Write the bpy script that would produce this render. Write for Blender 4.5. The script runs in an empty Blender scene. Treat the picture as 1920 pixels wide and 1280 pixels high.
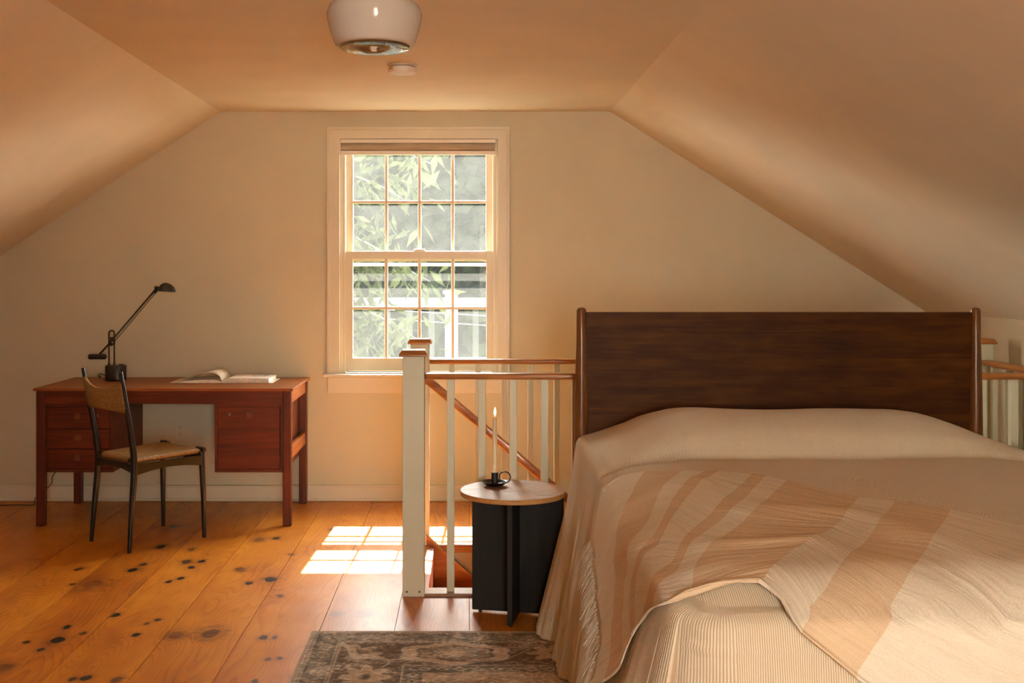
import bpy, bmesh, math, random
import numpy as np
from mathutils import Vector, noise
random.seed(7); np.random.seed(7)
SC = bpy.context.scene
COL = SC.collection

# ------------------------------------------------------------------ camera
F, H, VX, VY = 2100.0, 1.35, 880.0, 507.0        # focal length in pixels, eye height, vanishing point
cd = bpy.data.cameras.new('camera'); cam = bpy.data.objects.new('camera', cd); COL.objects.link(cam)
cam.location = (0, 0, H); cam.rotation_euler = (math.pi/2, 0, 0)
cd.sensor_width = 36.0; cd.lens = 36.0*F/1920.0
cd.shift_x = (960-VX)/1920.0; cd.shift_y = -(640-VY)/1920.0
cd.clip_start = 0.05; cd.clip_end = 200
SC.camera = cam
SC.view_settings.view_transform = 'Standard'; SC.view_settings.look = 'None'
SC.view_settings.gamma = 1.0; SC.view_settings.exposure = 0.27
SC.view_settings.use_curve_mapping = False
SC.cycles.max_bounces = 10; SC.cycles.diffuse_bounces = 6; SC.cycles.transparent_max_bounces = 16
SC.cycles.caustics_reflective = False; SC.cycles.sample_clamp_indirect = 6.0

# ------------------------------------------------------------------ sky, sun, window light
W = bpy.data.worlds.new('world'); SC.world = W; W.use_nodes = True
nt = W.node_tree; nt.nodes.clear()
wo = nt.nodes.new('ShaderNodeOutputWorld'); bg = nt.nodes.new('ShaderNodeBackground')
tc = nt.nodes.new('ShaderNodeTexCoord'); sx = nt.nodes.new('ShaderNodeSeparateXYZ'); cr = nt.nodes.new('ShaderNodeValToRGB')
nt.links.new(tc.outputs['Generated'], sx.inputs[0]); nt.links.new(sx.outputs['Z'], cr.inputs[0])
nt.links.new(cr.outputs[0], bg.inputs[0]); nt.links.new(bg.outputs[0], wo.inputs[0])
cr.color_ramp.elements[0].position = 0.0; cr.color_ramp.elements[0].color = (1.0, 0.93, 0.80, 1)
cr.color_ramp.elements[1].position = 0.8; cr.color_ramp.elements[1].color = (0.80, 0.88, 0.95, 1)
bg.inputs[1].default_value = 43.0
sd = bpy.data.lights.new('sun', 'SUN'); sun = bpy.data.objects.new('sun', sd); COL.objects.link(sun)
sd.energy = 120.0; sd.angle = math.radians(0.5); sd.color = (1.0, 0.93, 0.82)
sun.rotation_euler = Vector((-0.035, -1.0, -1.23)).to_track_quat('-Z', 'Y').to_euler()
sun.location = (0.5, 12, 14)
ad = bpy.data.lights.new('rear_window_daylight', 'AREA'); area = bpy.data.objects.new('rear_window_daylight', ad); COL.objects.link(area)
ad.shape = 'RECTANGLE'; ad.size = 0.76; ad.size_y = 1.32; ad.energy = 30.0; ad.color = (1.0, 0.86, 0.66)
area.location = (0.54, -2.36, 1.30); area.rotation_euler = (math.radians(90), 0, math.radians(0))
pd = bpy.data.lights.new('window_portal', 'AREA'); por = bpy.data.objects.new('window_portal', pd); COL.objects.link(por)
pd.shape = 'RECTANGLE'; pd.size = 0.95; pd.size_y = 1.4; pd.cycles.is_portal = True
por.location = (-0.296, 6.80, 1.45); por.rotation_euler = (math.radians(-90), 0, 0)

# ------------------------------------------------------------------ helpers
def lin(c):
    return tuple(((v/255.0)/12.92 if v/255.0 <= 0.04045 else (((v/255.0)+0.055)/1.055)**2.4) for v in c)
def px(x, y, Y):
    return Vector(((x-VX)*Y/F, Y, H-(y-VY)*Y/F))
ORG = {}
def setp(o, label=None, cat=None, group=None, kind=None):
    if label: o['label'] = label
    if cat: o['category'] = cat
    if group: o['group'] = group
    if kind: o['kind'] = kind
    return o
def empty(name, loc, label, cat, group=None):
    o = bpy.data.objects.new(name, None); COL.objects.link(o); o.location = loc
    o.empty_display_size = 0.1; ORG[o.name] = Vector(loc)
    return setp(o, label, cat, group)
def link(name, me, mat, parent=None, smooth=False, loc=None):
    """mesh given in world coordinates; its origin becomes the parent's origin or loc"""
    o = bpy.data.objects.new(name, me); COL.objects.link(o)
    org = ORG[parent.name] if parent else Vector(loc or (0, 0, 0))
    me.transform(__import__('mathutils').Matrix.Translation(-org))
    if parent: o.parent = parent
    else: o.location = org
    ORG[o.name] = org
    for m in (mat if isinstance(mat, (list, tuple)) else [mat]):
        if m: me.materials.append(m)
    if smooth is True:
        me.polygons.foreach_set('use_smooth', [True]*len(me.polygons))
    elif smooth:
        me.polygons.foreach_set('use_smooth', [True]*len(me.polygons))
        try: me.set_sharp_from_angle(angle=math.radians(smooth))
        except Exception: pass
    me.update()
    return o
def obj(name, bm, mat, parent=None, smooth=False, loc=None):
    bmesh.ops.recalc_face_normals(bm, faces=bm.faces)
    me = bpy.data.meshes.new(name); bm.to_mesh(me); bm.free()
    return link(name, me, mat, parent, smooth, loc)
def BM(): return bmesh.new()
def box(bm, x0, x1, y0, y1, z0, z1, bev=0.0, seg=2, rot=None, piv=None):
    vs = [bm.verts.new((x, y, z)) for x in (x0, x1) for y in (y0, y1) for z in (z0, z1)]
    fs = [(0, 1, 3, 2), (4, 6, 7, 5), (0, 4, 5, 1), (2, 3, 7, 6), (0, 2, 6, 4), (1, 5, 7, 3)]
    faces = [bm.faces.new([vs[i] for i in f]) for f in fs]
    out = set(vs)
    if bev > 0:
        es = list({e for f in faces for e in f.edges})
        r = bmesh.ops.bevel(bm, geom=es, offset=bev, segments=seg, profile=0.5, affect='EDGES')
        out = set(r['verts']) | {v for v in vs if v.is_valid}
    if rot is not None:
        from mathutils import Matrix
        p = Vector(piv or ((x0+x1)/2, (y0+y1)/2, (z0+z1)/2))
        for v in out: v.co = p + rot @ (v.co - p)
    return out
def mkbox(name, dims, mat, parent=None, bev=0.0, **k):
    bm = BM(); box(bm, *dims, bev=bev, **{q: k.pop(q) for q in ('rot', 'piv', 'seg') if q in k}); return obj(name, bm, mat, parent, **k)
def sweep(bm, pts, rad, n=10, cap=True, flat=1.0):
    pts = [Vector(p) for p in pts]
    rad = rad if isinstance(rad, (list, tuple)) else [rad]*len(pts)
    rings = []; up = None
    for i, p in enumerate(pts):
        t = (pts[min(i+1, len(pts)-1)] - pts[max(i-1, 0)]).normalized()
        if up is None:
            up = Vector((0, 0, 1)) if abs(t.z) < 0.9 else Vector((0, 1, 0))
        a = up - t*up.dot(t); a.normalize(); up = a; b = t.cross(a)
        rings.append([bm.verts.new(p + (a*math.cos(2*math.pi*k/n)*flat + b*math.sin(2*math.pi*k/n))*rad[i]) for k in range(n)])
    for i in range(len(rings)-1):
        for k in range(n):
            bm.faces.new([rings[i][k], rings[i][(k+1) % n], rings[i+1][(k+1) % n], rings[i+1][k]])
    if cap:
        bm.faces.new(rings[0][::-1]); bm.faces.new(rings[-1])
def lathe(bm, prof, c=(0, 0, 0), n=48, sx=1.0, sy=1.0):
    rings = []
    for r, z in prof:
        if r < 1e-6: rings.append([bm.verts.new((c[0], c[1], c[2]+z))])
        else: rings.append([bm.verts.new((c[0]+r*sx*math.cos(2*math.pi*k/n), c[1]+r*sy*math.sin(2*math.pi*k/n), c[2]+z)) for k in range(n)])
    for i in range(len(rings)-1):
        A, B = rings[i], rings[i+1]
        for k in range(n):
            k2 = (k+1) % n
            if len(A) == 1 and len(B) == 1: continue
            if len(A) == 1: bm.faces.new([A[0], B[k2], B[k]])
            elif len(B) == 1: bm.faces.new([A[k], A[k2], B[0]])
            else: bm.faces.new([A[k], A[k2], B[k2], B[k]])
def grid_mesh(name, P, closed_u=False, fmat=None):
    """P: (nu, nv, 3) array"""
    nu, nv = P.shape[:2]
    me = bpy.data.meshes.new(name)
    idx = np.arange(nu*nv).reshape(nu, nv)
    a = idx if not closed_u else np.vstack([idx, idx[:1]])
    q = np.stack([a[:-1, :-1], a[1:, :-1], a[1:, 1:], a[:-1, 1:]], -1).reshape(-1, 4)
    me.vertices.add(nu*nv); me.vertices.foreach_set('co', P.reshape(-1).astype(np.float32))
    me.loops.add(q.size); me.loops.foreach_set('vertex_index', q.reshape(-1).astype(np.int32))
    me.polygons.add(len(q)); me.polygons.foreach_set('loop_start', np.arange(0, q.size, 4, dtype=np.int32))
    me.polygons.foreach_set('loop_total', np.full(len(q), 4, dtype=np.int32))
    if fmat is not None: me.polygons.foreach_set('material_index', fmat.reshape(-1).astype(np.int32))
    me.update(calc_edges=True); me.validate()
    return me
def uv_from(me, U):
    """U: (nverts, 2)"""
    uv = me.uv_layers.new(name='UVMap')
    li = np.zeros(len(me.loops), dtype=np.int32); me.loops.foreach_get('vertex_index', li)
    uv.data.foreach_set('uv', U[li].reshape(-1).astype(np.float32))
def ext_poly(bm, pts, axis, a0, a1):
    """extrude polygon (2-D pts) along an axis; axis 'y': pts are (x,z); 'x': (y,z); 'z': (x,y)"""
    def mk(p, a):
        return {'y': (p[0], a, p[1]), 'x': (a, p[0], p[1]), 'z': (p[0], p[1], a)}[axis]
    A = [bm.verts.new(mk(p, a0)) for p in pts]; B = [bm.verts.new(mk(p, a1)) for p in pts]
    bm.faces.new(A); bm.faces.new(B[::-1])
    for i in range(len(pts)):
        j = (i+1) % len(pts); bm.faces.new([A[i], A[j], B[j], B[i]])

# ------------------------------------------------------------------ materials
def newmat(name):
    m = bpy.data.materials.new(name); m.use_nodes = True
    n = m.node_tree; b = n.nodes['Principled BSDF']; return m, n, b
def N(n, t, **k):
    x = n.nodes.new(t)
    for a, v in k.items():
        if a.startswith('i_'): x.inputs[a[2:].replace('_', ' ')].default_value = v
        else: setattr(x, a, v)
    return x
def L(n, a, b): n.links.new(a, b)
def ramp(n, src, stops, interp='LINEAR'):
    r = n.nodes.new('ShaderNodeValToRGB'); r.color_ramp.interpolation = interp
    while len(r.color_ramp.elements) < len(stops): r.color_ramp.elements.new(0.5)
    for e, (p, c) in zip(r.color_ramp.elements, stops):
        e.position = p; e.color = (*c, 1) if len(c) == 3 else c
    if src is not None: L(n, src, r.inputs[0])
    return r
def math_(n, op, a, b=None, c=None, clamp=False):
    x = n.nodes.new('ShaderNodeMath'); x.operation = op; x.use_clamp = clamp
    for i, v in enumerate((a, b, c)):
        if v is None: continue
        if isinstance(v, (int, float)): x.inputs[i].default_value = v
        else: L(n, v, x.inputs[i])
    return x.outputs[0]
def noise_(n, vec, scale, detail=4, rough=0.5, dist=0.0):
    x = N(n, 'ShaderNodeTexNoise'); x.inputs['Scale'].default_value = scale; x.inputs['Detail'].default_value = detail
    x.inputs['Roughness'].default_value = rough; x.inputs['Distortion'].default_value = dist
    if vec is not None: L(n, vec, x.inputs['Vector'])
    return x.outputs['Fac']
def mapping(n, vec, sc=(1, 1, 1), loc=(0, 0, 0), rot=(0, 0, 0)):
    x = N(n, 'ShaderNodeMapping'); x.inputs['Scale'].default_value = sc; x.inputs['Location'].default_value = loc; x.inputs['Rotation'].default_value = rot
    L(n, vec, x.inputs['Vector']); return x.outputs[0]
def bump(n, b, h, s=0.2, d=0.01):
    x = N(n, 'ShaderNodeBump'); x.inputs['Strength'].default_value = s; x.inputs['Distance'].default_value = d
    L(n, h, x.inputs['Height']); L(n, x.outputs[0], b.inputs['Normal'])
def mixc(n, fac, a, b, mode='MIX'):
    x = N(n, 'ShaderNodeMix', data_type='RGBA', blend_type=mode)
    if isinstance(fac, (int, float)): x.inputs[0].default_value = fac
    else: L(n, fac, x.inputs[0])
    for i, v in ((6, a), (7, b)):
        if isinstance(v, (tuple, list)): x.inputs[i].default_value = (*v[:3], 1)
        else: L(n, v, x.inputs[i])
    return x.outputs[2]
def paint(name, c, rough=0.6, nb=0.05, spec=0.4):
    m, n, b = newmat(name); t = N(n, 'ShaderNodeTexCoord').outputs['Object']
    f = noise_(n, t, 3.0, 3); r = ramp(n, f, [(0.3, tuple(v*0.96 for v in c)), (0.7, tuple(min(1, v*1.03) for v in c))])
    L(n, r.outputs[0], b.inputs['Base Color']); b.inputs['Roughness'].default_value = rough
    b.inputs['Specular IOR Level'].default_value = spec
    bump(n, b, noise_(n, t, 220.0, 2), nb, 0.002); return m
def wood(name, dark, mid, light, axis='x', rough=0.4, scale=1.0, coat=0.0, contrast=1.0):
    m, n, b = newmat(name); t = N(n, 'ShaderNodeTexCoord').outputs['Object']
    oi = N(n, 'ShaderNodeObjectInfo').outputs['Random']
    off = N(n, 'ShaderNodeCombineXYZ'); L(n, math_(n, 'MULTIPLY', oi, 13.0), off.inputs[0]); L(n, math_(n, 'MULTIPLY', oi, 7.0), off.inputs[2])
    ad_ = N(n, 'ShaderNodeVectorMath', operation='ADD'); L(n, t, ad_.inputs[0]); L(n, off.outputs[0], ad_.inputs[1])
    lo, hi = 1.6*scale, 34.0*scale
    sc = {'x': (lo, hi, hi), 'y': (hi, lo, hi), 'z': (hi, hi, lo)}[axis]
    v = mapping(n, ad_.outputs[0], sc)
    a = noise_(n, v, 1.0, 6, 0.6, 0.6); g2 = noise_(n, mapping(n, ad_.outputs[0], tuple(s*5 for s in sc)), 1.0, 3, 0.5)
    big = noise_(n, ad_.outputs[0], 3.0*scale, 2)
    f = math_(n, 'ADD', math_(n, 'MULTIPLY', a, 0.6), math_(n, 'ADD', math_(n, 'MULTIPLY', g2, 0.2), math_(n, 'MULTIPLY', big, 0.25)))
    r = ramp(n, f, [(0.52-0.14/contrast, dark), (0.52, mid), (0.52+0.14/contrast, light)])
    L(n, r.outputs[0], b.inputs['Base Color']); b.inputs['Roughness'].default_value = rough
    b.inputs['Coat Weight'].default_value = coat; b.inputs['Coat Roughness'].default_value = 0.15; b.inputs['Specular IOR Level'].default_value = 0.3
    bump(n, b, a, 0.06, 0.003); return m
def plain(name, c, rough=0.5, metal=0.0, spec=0.5, coat=0.0):
    m, n, b = newmat(name); t = N(n, 'ShaderNodeTexCoord').outputs['Object']
    f = noise_(n, t, 40.0, 3); r = ramp(n, f, [(0.35, tuple(v*0.9 for v in c)), (0.65, tuple(min(1, v*1.08) for v in c))])
    L(n, r.outputs[0], b.inputs['Base Color']); b.inputs['Roughness'].default_value = rough; b.inputs['Metallic'].default_value = metal
    b.inputs['Specular IOR Level'].default_value = spec; b.inputs['Coat Weight'].default_value = coat; return m

M_wall = paint('wall_paint', (0.59, 0.525, 0.375), 0.7)
M_ceil = paint('ceiling_paint', (0.80, 0.735, 0.59), 0.75)
M_trim = paint('trim_paint', (0.69, 0.61, 0.46), 0.38, 0.03)
M_rail = paint('baluster_paint', (0.62, 0.60, 0.43), 0.42, 0.06)
M_pine = wood('railing_pine', (0.22, 0.075, 0.018), (0.36, 0.135, 0.03), (0.48, 0.20, 0.05), 'x', 0.33, 1.0, 0.4)
M_pine_y = wood('railing_pine_lengthwise', (0.22, 0.075, 0.018), (0.36, 0.135, 0.03), (0.48, 0.20, 0.05), 'y', 0.33, 1.0, 0.4)
M_skirt = wood('stair_pine', (0.24, 0.055, 0.012), (0.38, 0.10, 0.02), (0.46, 0.14, 0.03), 'x', 0.4, 0.7, 0.2)
M_teak = wood('teak', (0.045, 0.007, 0.0012), (0.085, 0.0135, 0.002), (0.13, 0.025, 0.004), 'x', 0.45, 1.0, 0.0)
M_teak_top = wood('teak_top', (0.15, 0.038, 0.007), (0.215, 0.060, 0.012), (0.29, 0.092, 0.020), 'x', 0.42, 1.0, 0.0)
M_teak_z = wood('teak_upright', (0.04, 0.006, 0.0012), (0.075, 0.012, 0.002), (0.115, 0.022, 0.004), 'z', 0.45, 1.0, 0.0)
M_walnut_z = wood('walnut_upright', (0.06, 0.018, 0.004), (0.12, 0.040, 0.009), (0.19, 0.075, 0.018), 'z', 0.3, 1.0, 0.2)
M_black = plain('black_lacquer', (0.008, 0.006, 0.005), 0.30, 0, 0.3, 0.1)
M_blackm = plain('black_metal', (0.010, 0.009, 0.008), 0.35, 0.0)
M_ebony = wood('black_stained_wood', (0.005, 0.004, 0.003), (0.009, 0.007, 0.006), (0.016, 0.012, 0.009), 'z', 0.6, 1.0)
M_brass = plain('steel', (0.22, 0.19, 0.15), 0.45, 1.0)
M_page = plain('paper', (0.82, 0.74, 0.62), 0.8)
M_white = paint('white_plastic', (0.82, 0.74, 0.62), 0.4, 0.0)
M_dark = plain('dark_slot', (0.02, 0.015, 0.01), 0.6)
M_yellow = plain('yellow_label', (0.65, 0.42, 0.02), 0.5)
M_wax = None

def headboard_mat():
    m, n, b = newmat('walnut_headboard'); t = N(n, 'ShaderNodeTexCoord').outputs['Object']
    s = N(n, 'ShaderNodeSeparateXYZ'); L(n, t, s.inputs[0])
    cell = math_(n, 'FLOOR', math_(n, 'MULTIPLY', s.outputs[2], 9.0))
    wn = N(n, 'ShaderNodeTexWhiteNoise', noise_dimensions='1D'); L(n, cell, wn.inputs['W'])
    c = N(n, 'ShaderNodeCombineXYZ'); L(n, math_(n, 'MULTIPLY', wn.outputs['Value'], 9.0), c.inputs[0]); L(n, cell, c.inputs[1])
    va = N(n, 'ShaderNodeVectorMath', operation='ADD'); L(n, t, va.inputs[0]); L(n, c.outputs[0], va.inputs[1])
    g = noise_(n, mapping(n, va.outputs[0], (1.4, 10, 26)), 1.0, 6, 0.62, 0.7)
    g2 = noise_(n, mapping(n, va.outputs[0], (5, 30, 190)), 1.0, 2, 0.5)
    mot = noise_(n, mapping(n, va.outputs[0], (3, 3, 9)), 1.6, 3, 0.6)
    f = math_(n, 'ADD', math_(n, 'MULTIPLY', g, 0.42), math_(n, 'ADD', math_(n, 'MULTIPLY', g2, 0.16), math_(n, 'MULTIPLY', mot, 0.42)))
    f = math_(n, 'ADD', f, math_(n, 'MULTIPLY', math_(n, 'SUBTRACT', wn.outputs['Value'], 0.5), 0.14))
    r = ramp(n, f, [(0.34, (0.020, 0.005, 0.0006)), (0.5, (0.046, 0.0125, 0.0012)), (0.68, (0.095, 0.029, 0.003))])
    L(n, r.outputs[0], b.inputs['Base Color']); b.inputs['Roughness'].default_value = 0.5; b.inputs['Specular IOR Level'].default_value = 0.10
    b.inputs['Coat Weight'].default_value = 0.0; b.inputs['Coat Roughness'].default_value = 0.2
    bump(n, b, g, 0.05, 0.002); return m
M_head = headboard_mat()

def tabletop_mat():
    m, n, b = newmat('burl_table_top'); t = N(n, 'ShaderNodeTexCoord').outputs['Object']
    g = noise_(n, mapping(n, t, (6, 26, 20), rot=(0, 0, 0.3)), 1.0, 7, 0.65, 1.6)
    h = noise_(n, mapping(n, t, (10, 40, 20)), 3.0, 4, 0.6, 0.5)
    f = math_(n, 'ADD', math_(n, 'MULTIPLY', g, 0.7), math_(n, 'MULTIPLY', h, 0.3))
    r = ramp(n, f, [(0.36, (0.20, 0.09, 0.035)), (0.48, (0.36, 0.19, 0.085)), (0.62, (0.50, 0.30, 0.15))])
    L(n, r.outputs[0], b.inputs['Base Color']); b.inputs['Roughness'].default_value = 0.42
    b.inputs['Coat Weight'].default_value = 0.25; b.inputs['Coat Roughness'].default_value = 0.25; return m
M_ttop = tabletop_mat()
M_tedge = wood('table_edge', (0.38, 0.18, 0.055), (0.50, 0.26, 0.085), (0.56, 0.31, 0.11), 'x', 0.45)

PW = 0.281                                       # plank width
KN = [(326,986.5,20,1),(302,1025,22,1),(360,1030,16,.8),(486,1010.4,22,.6),(517.6,1008.5,17,.9),(148.5,1066,18,.9),(248.6,1068.5,23,1),(268,1058,16,.9),
 (350,1053,22,.9),(379,1051.7,16,1),(359.4,1063,15,1),(450.5,1067,22,.65),(338.4,1084,17,1),(315.8,1090,14,1),(507,1086,25,1),(466.6,1092.8,16,1),(174,1095,44,.45),
 (136,1095,8,.9),(526,1117,15,.8),(546,1039,14,.5),(218,1152.5,20,1),(127.5,1175,16,1),(108,1200,30,1),(76.5,1218,18,1),(48.4,1203.5,16,.9),(156.6,1187,9,.9),
 (274.5,1168,9,.8),(296,1161.6,13,.9),(255,1189.7,17,1),(329,1190.6,32,.6),(395.6,1186.7,40,.75),(494,1195,18,.9),(516,1194,7,.8),(502.8,1235,9,.8),(523,1234,7,.8),
 (478,1277,12,.8),(161,1271,20,1),(135.6,1273,18,.9),(219.6,1273.6,24,.8),(10,1252,26,.6),(622,992,12,.7),(631,1151,20,.35),(684,1151,26,.25),(720,1072,20,.5)]
def floor_mat():
    g = bpy.data.node_groups.new('knot', 'ShaderNodeTree')
    g.interface.new_socket('Vec', in_out='INPUT', socket_type='NodeSocketVector')
    g.interface.new_socket('Center', in_out='INPUT', socket_type='NodeSocketVector')
    g.interface.new_socket('Inv', in_out='INPUT', socket_type='NodeSocketFloat')
    g.interface.new_socket('Amt', in_out='INPUT', socket_type='NodeSocketFloat')
    g.interface.new_socket('Halo', in_out='INPUT', socket_type='NodeSocketFloat')
    g.interface.new_socket('Core', in_out='INPUT', socket_type='NodeSocketFloat')
    g.interface.new_socket('Halo', in_out='OUTPUT', socket_type='NodeSocketFloat')
    g.interface.new_socket('Core', in_out='OUTPUT', socket_type='NodeSocketFloat')
    gi = g.nodes.new('NodeGroupInput'); go = g.nodes.new('NodeGroupOutput')
    vs = N(g, 'ShaderNodeVectorMath', operation='SUBTRACT'); L(g, gi.outputs['Vec'], vs.inputs[0]); L(g, gi.outputs['Center'], vs.inputs[1])
    ln = N(g, 'ShaderNodeVectorMath', operation='LENGTH'); L(g, vs.outputs[0], ln.inputs[0])
    d = math_(g, 'MULTIPLY', ln.outputs['Value'], gi.outputs['Inv'])          # 1 at knot rim
    core = math_(g, 'MULTIPLY', math_(g, 'SUBTRACT', 1.25, d, clamp=True), 4.0, clamp=True)
    core = math_(g, 'MULTIPLY', core, gi.outputs['Amt'])
    halo = math_(g, 'DIVIDE', 1.0, math_(g, 'ADD', 1.0, math_(g, 'MULTIPLY', math_(g, 'MULTIPLY', d, d), 0.45)))
    halo = math_(g, 'MULTIPLY', math_(g, 'MULTIPLY', halo, halo), math_(g, 'DIVIDE', 1.0, gi.outputs['Inv']))
    L(g, math_(g, 'ADD', halo, gi.outputs[4]), go.inputs['Halo'])
    L(g, math_(g, 'MAXIMUM', core, gi.outputs[5]), go.inputs['Core'])
    m, n, b = newmat('wide_pine_boards')
    P = N(n, 'ShaderNodeNewGeometry').outputs['Position']
    wob = N(n, 'ShaderNodeTexNoise'); wob.inputs['Scale'].default_value = 22; wob.inputs['Detail'].default_value = 3; L(n, P, wob.inputs['Vector'])
    ws = N(n, 'ShaderNodeVectorMath', operation='SUBTRACT'); L(n, wob.outputs['Color'], ws.inputs[0]); ws.inputs[1].default_value = (0.5, 0.5, 0.5)
    wm = N(n, 'ShaderNodeVectorMath', operation='SCALE'); L(n, ws.outputs[0], wm.inputs[0]); wm.inputs['Scale'].default_value = 0.030
    Pw = N(n, 'ShaderNodeVectorMath', operation='ADD'); L(n, P, Pw.inputs[0]); L(n, wm.outputs[0], Pw.inputs[1])
    Pk = mapping(n, Pw.outputs[0], (1.0, 0.62, 0.0))
    halo = core = None
    for (x, y, w, amt) in KN:
        Y = F*H/(y-VY); X = (x-VX)*Y/F; r = max(0.010, w*0.5*Y/F*0.72)
        k = n.nodes.new('ShaderNodeGroup'); k.node_tree = g
        L(n, Pk, k.inputs[0]); k.inputs[1].default_value = (X, Y*0.62, 0); k.inputs[2].default_value = 1/r; k.inputs[3].default_value = amt
        if halo is not None: L(n, halo, k.inputs[4]); L(n, core, k.inputs[5])
        halo, core = k.outputs[0], k.outputs[1]
    s = N(n, 'ShaderNodeSeparateXYZ'); L(n, P, s.inputs[0])
    cell = math_(n, 'FLOOR', math_(n, 'DIVIDE', s.outputs[0], PW))
    wn = N(n, 'ShaderNodeTexWhiteNoise', noise_dimensions='1D'); L(n, math_(n, 'ADD', cell, 31.0), wn.inputs['W'])
    # grain: contour lines of a stretched field, bent round the knots
    field = noise_(n, mapping(n, P, (2.6, 0.42, 1)), 1.0, 2, 0.4)
    cb = N(n, 'ShaderNodeCombineXYZ'); L(n, cell, cb.inputs[2])
    va = N(n, 'ShaderNodeVectorMath', operation='ADD'); L(n, P, va.inputs[0]); L(n, cb.outputs[0], va.inputs[1])
    field = noise_(n, mapping(n, va.outputs[0], (3.4, 0.5, 1)), 1.0, 2, 0.4)
    ph = math_(n, 'ADD', math_(n, 'MULTIPLY', field, 13.0), math_(n, 'MULTIPLY', halo, 190.0))
    ph = math_(n, 'ADD', ph, math_(n, 'MULTIPLY', s.outputs[0], 9.0))
    sw = math_(n, 'FRACT', math_(n, 'MULTIPLY', ph, 3.4))
    ring = math_(n, 'POWER', sw, 3.0)
    fine = noise_(n, mapping(n, va.outputs[0], (160, 5, 1)), 1.0, 3, 0.6)
    mot = noise_(n, mapping(n, va.outputs[0], (5, 1.8, 1)), 1.0, 4, 0.6)
    f = math_(n, 'ADD', math_(n, 'MULTIPLY', ring, 0.15), math_(n, 'ADD', math_(n, 'MULTIPLY', fine, 0.20), math_(n, 'MULTIPLY', mot, 0.74)))
    f = math_(n, 'ADD', f, math_(n, 'MULTIPLY', math_(n, 'SUBTRACT', wn.outputs['Value'], 0.62), 0.24))
    r = ramp(n, f, [(0.25, (0.70, 0.27, 0.018)), (0.46, (0.56, 0.18, 0.009)), (0.74, (0.27, 0.055, 0.003))])
    feather = noise_(n, mapping(n, va.outputs[0], (14, 34, 1)), 1.0, 5, 0.7, 1.2)
    hm = math_(n, 'MULTIPLY', math_(n, 'SUBTRACT', math_(n, 'MULTIPLY', halo, 230.0), 0.10, clamp=True), 0.85, clamp=True)
    c1 = mixc(n, math_(n, 'MULTIPLY', hm, math_(n, 'ADD', math_(n, 'MULTIPLY', math_(n, 'SUBTRACT', feather, 0.38, clamp=True), 3.6), math_(n, 'MULTIPLY', ring, 0.5), clamp=True)), r.outputs[0], (0.12, 0.024, 0.003))
    kc = ramp(n, core, [(0.0, (0.12, 0.024, 0.003)), (0.62, (0.085, 0.018, 0.004)), (1.0, (0.016, 0.007, 0.004))])
    c2 = mixc(n, core, c1, kc.outputs[0])
    L(n, c2, b.inputs['Base Color']); b.inputs['Roughness'].default_value = 0.42
    rr = math_(n, 'ADD', 0.30, math_(n, 'MULTIPLY', noise_(n, P, 9, 4), 0.22)); L(n, rr, b.inputs['Roughness'])
    b.inputs['Coat Weight'].default_value = 0.36; b.inputs['Coat Roughness'].default_value = 0.23; b.inputs['Specular IOR Level'].default_value = 0.3
    bump(n, b, math_(n, 'ADD', fine, math_(n, 'MULTIPLY', mot, 2.0)), 0.10, 0.003); return m
M_floor = floor_mat()

def cloth_mat():
    m, n, b = newmat('ribbed_coverlet'); uv = N(n, 'ShaderNodeUVMap').outputs[0]
    s = N(n, 'ShaderNodeSeparateXYZ'); L(n, uv, s.inputs[0])
    P = N(n, 'ShaderNodeTexCoord').outputs['Object']
    u = math_(n, 'MULTIPLY', s.outputs[0], 1/0.0047)
    tri = math_(n, 'ABSOLUTE', math_(n, 'SUBTRACT', math_(n, 'FRACT', u), 0.5))
    r = ramp(n, tri, [(0.0, (0.50, 0.39, 0.24)), (0.12, (0.54, 0.42, 0.27)), (0.26, (0.82, 0.73, 0.55)), (0.5, (0.86, 0.77, 0.59))])
    mot = noise_(n, P, 160, 2); c = mixc(n, math_(n, 'MULTIPLY', mot, 0.25), r.outputs[0], (0.52, 0.40, 0.25))
    L(n, c, b.inputs['Base Color']); b.inputs['Roughness'].default_value = 0.95; b.inputs['Specular IOR Level'].default_value = 0.1
    b.inputs['Sheen Weight'].default_value = 0.25; b.inputs['Sheen Tint'].default_value = (1, 0.9, 0.75, 1)
    h = math_(n, 'ADD', math_(n, 'MULTIPLY', tri, 1.0), math_(n, 'MULTIPLY', noise_(n, P, 14, 3), 2.0)); bump(n, b, h, 0.5, 0.004); return m
M_cover = cloth_mat()
def throw_mat(name, c):
    m, n, b = newmat(name); uv = N(n, 'ShaderNodeUVMap').outputs[0]
    f = noise_(n, mapping(n, uv, (2.2, 30, 1)), 1.0, 5, 0.6, 0.8); w = noise_(n, mapping(n, uv, (240, 240, 1)), 1.0, 2)
    r = ramp(n, math_(n, 'ADD', math_(n, 'MULTIPLY', f, 0.4), math_(n, 'MULTIPLY', w, 0.6)), [(0.3, tuple(v*0.86 for v in c)), (0.7, tuple(min(1, v*1.06) for v in c))])
    L(n, r.outputs[0], b.inputs['Base Color']); b.inputs['Roughness'].default_value = 0.95; b.inputs['Specular IOR Level'].default_value = 0.1
    bump(n, b, math_(n, 'ADD', f, math_(n, 'MULTIPLY', w, 0.12)), 0.5, 0.018); return m
M_cream = throw_mat('cream_linen', (0.86, 0.79, 0.63)); M_tan = throw_mat('tan_linen', (0.76, 0.59, 0.39))

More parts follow.
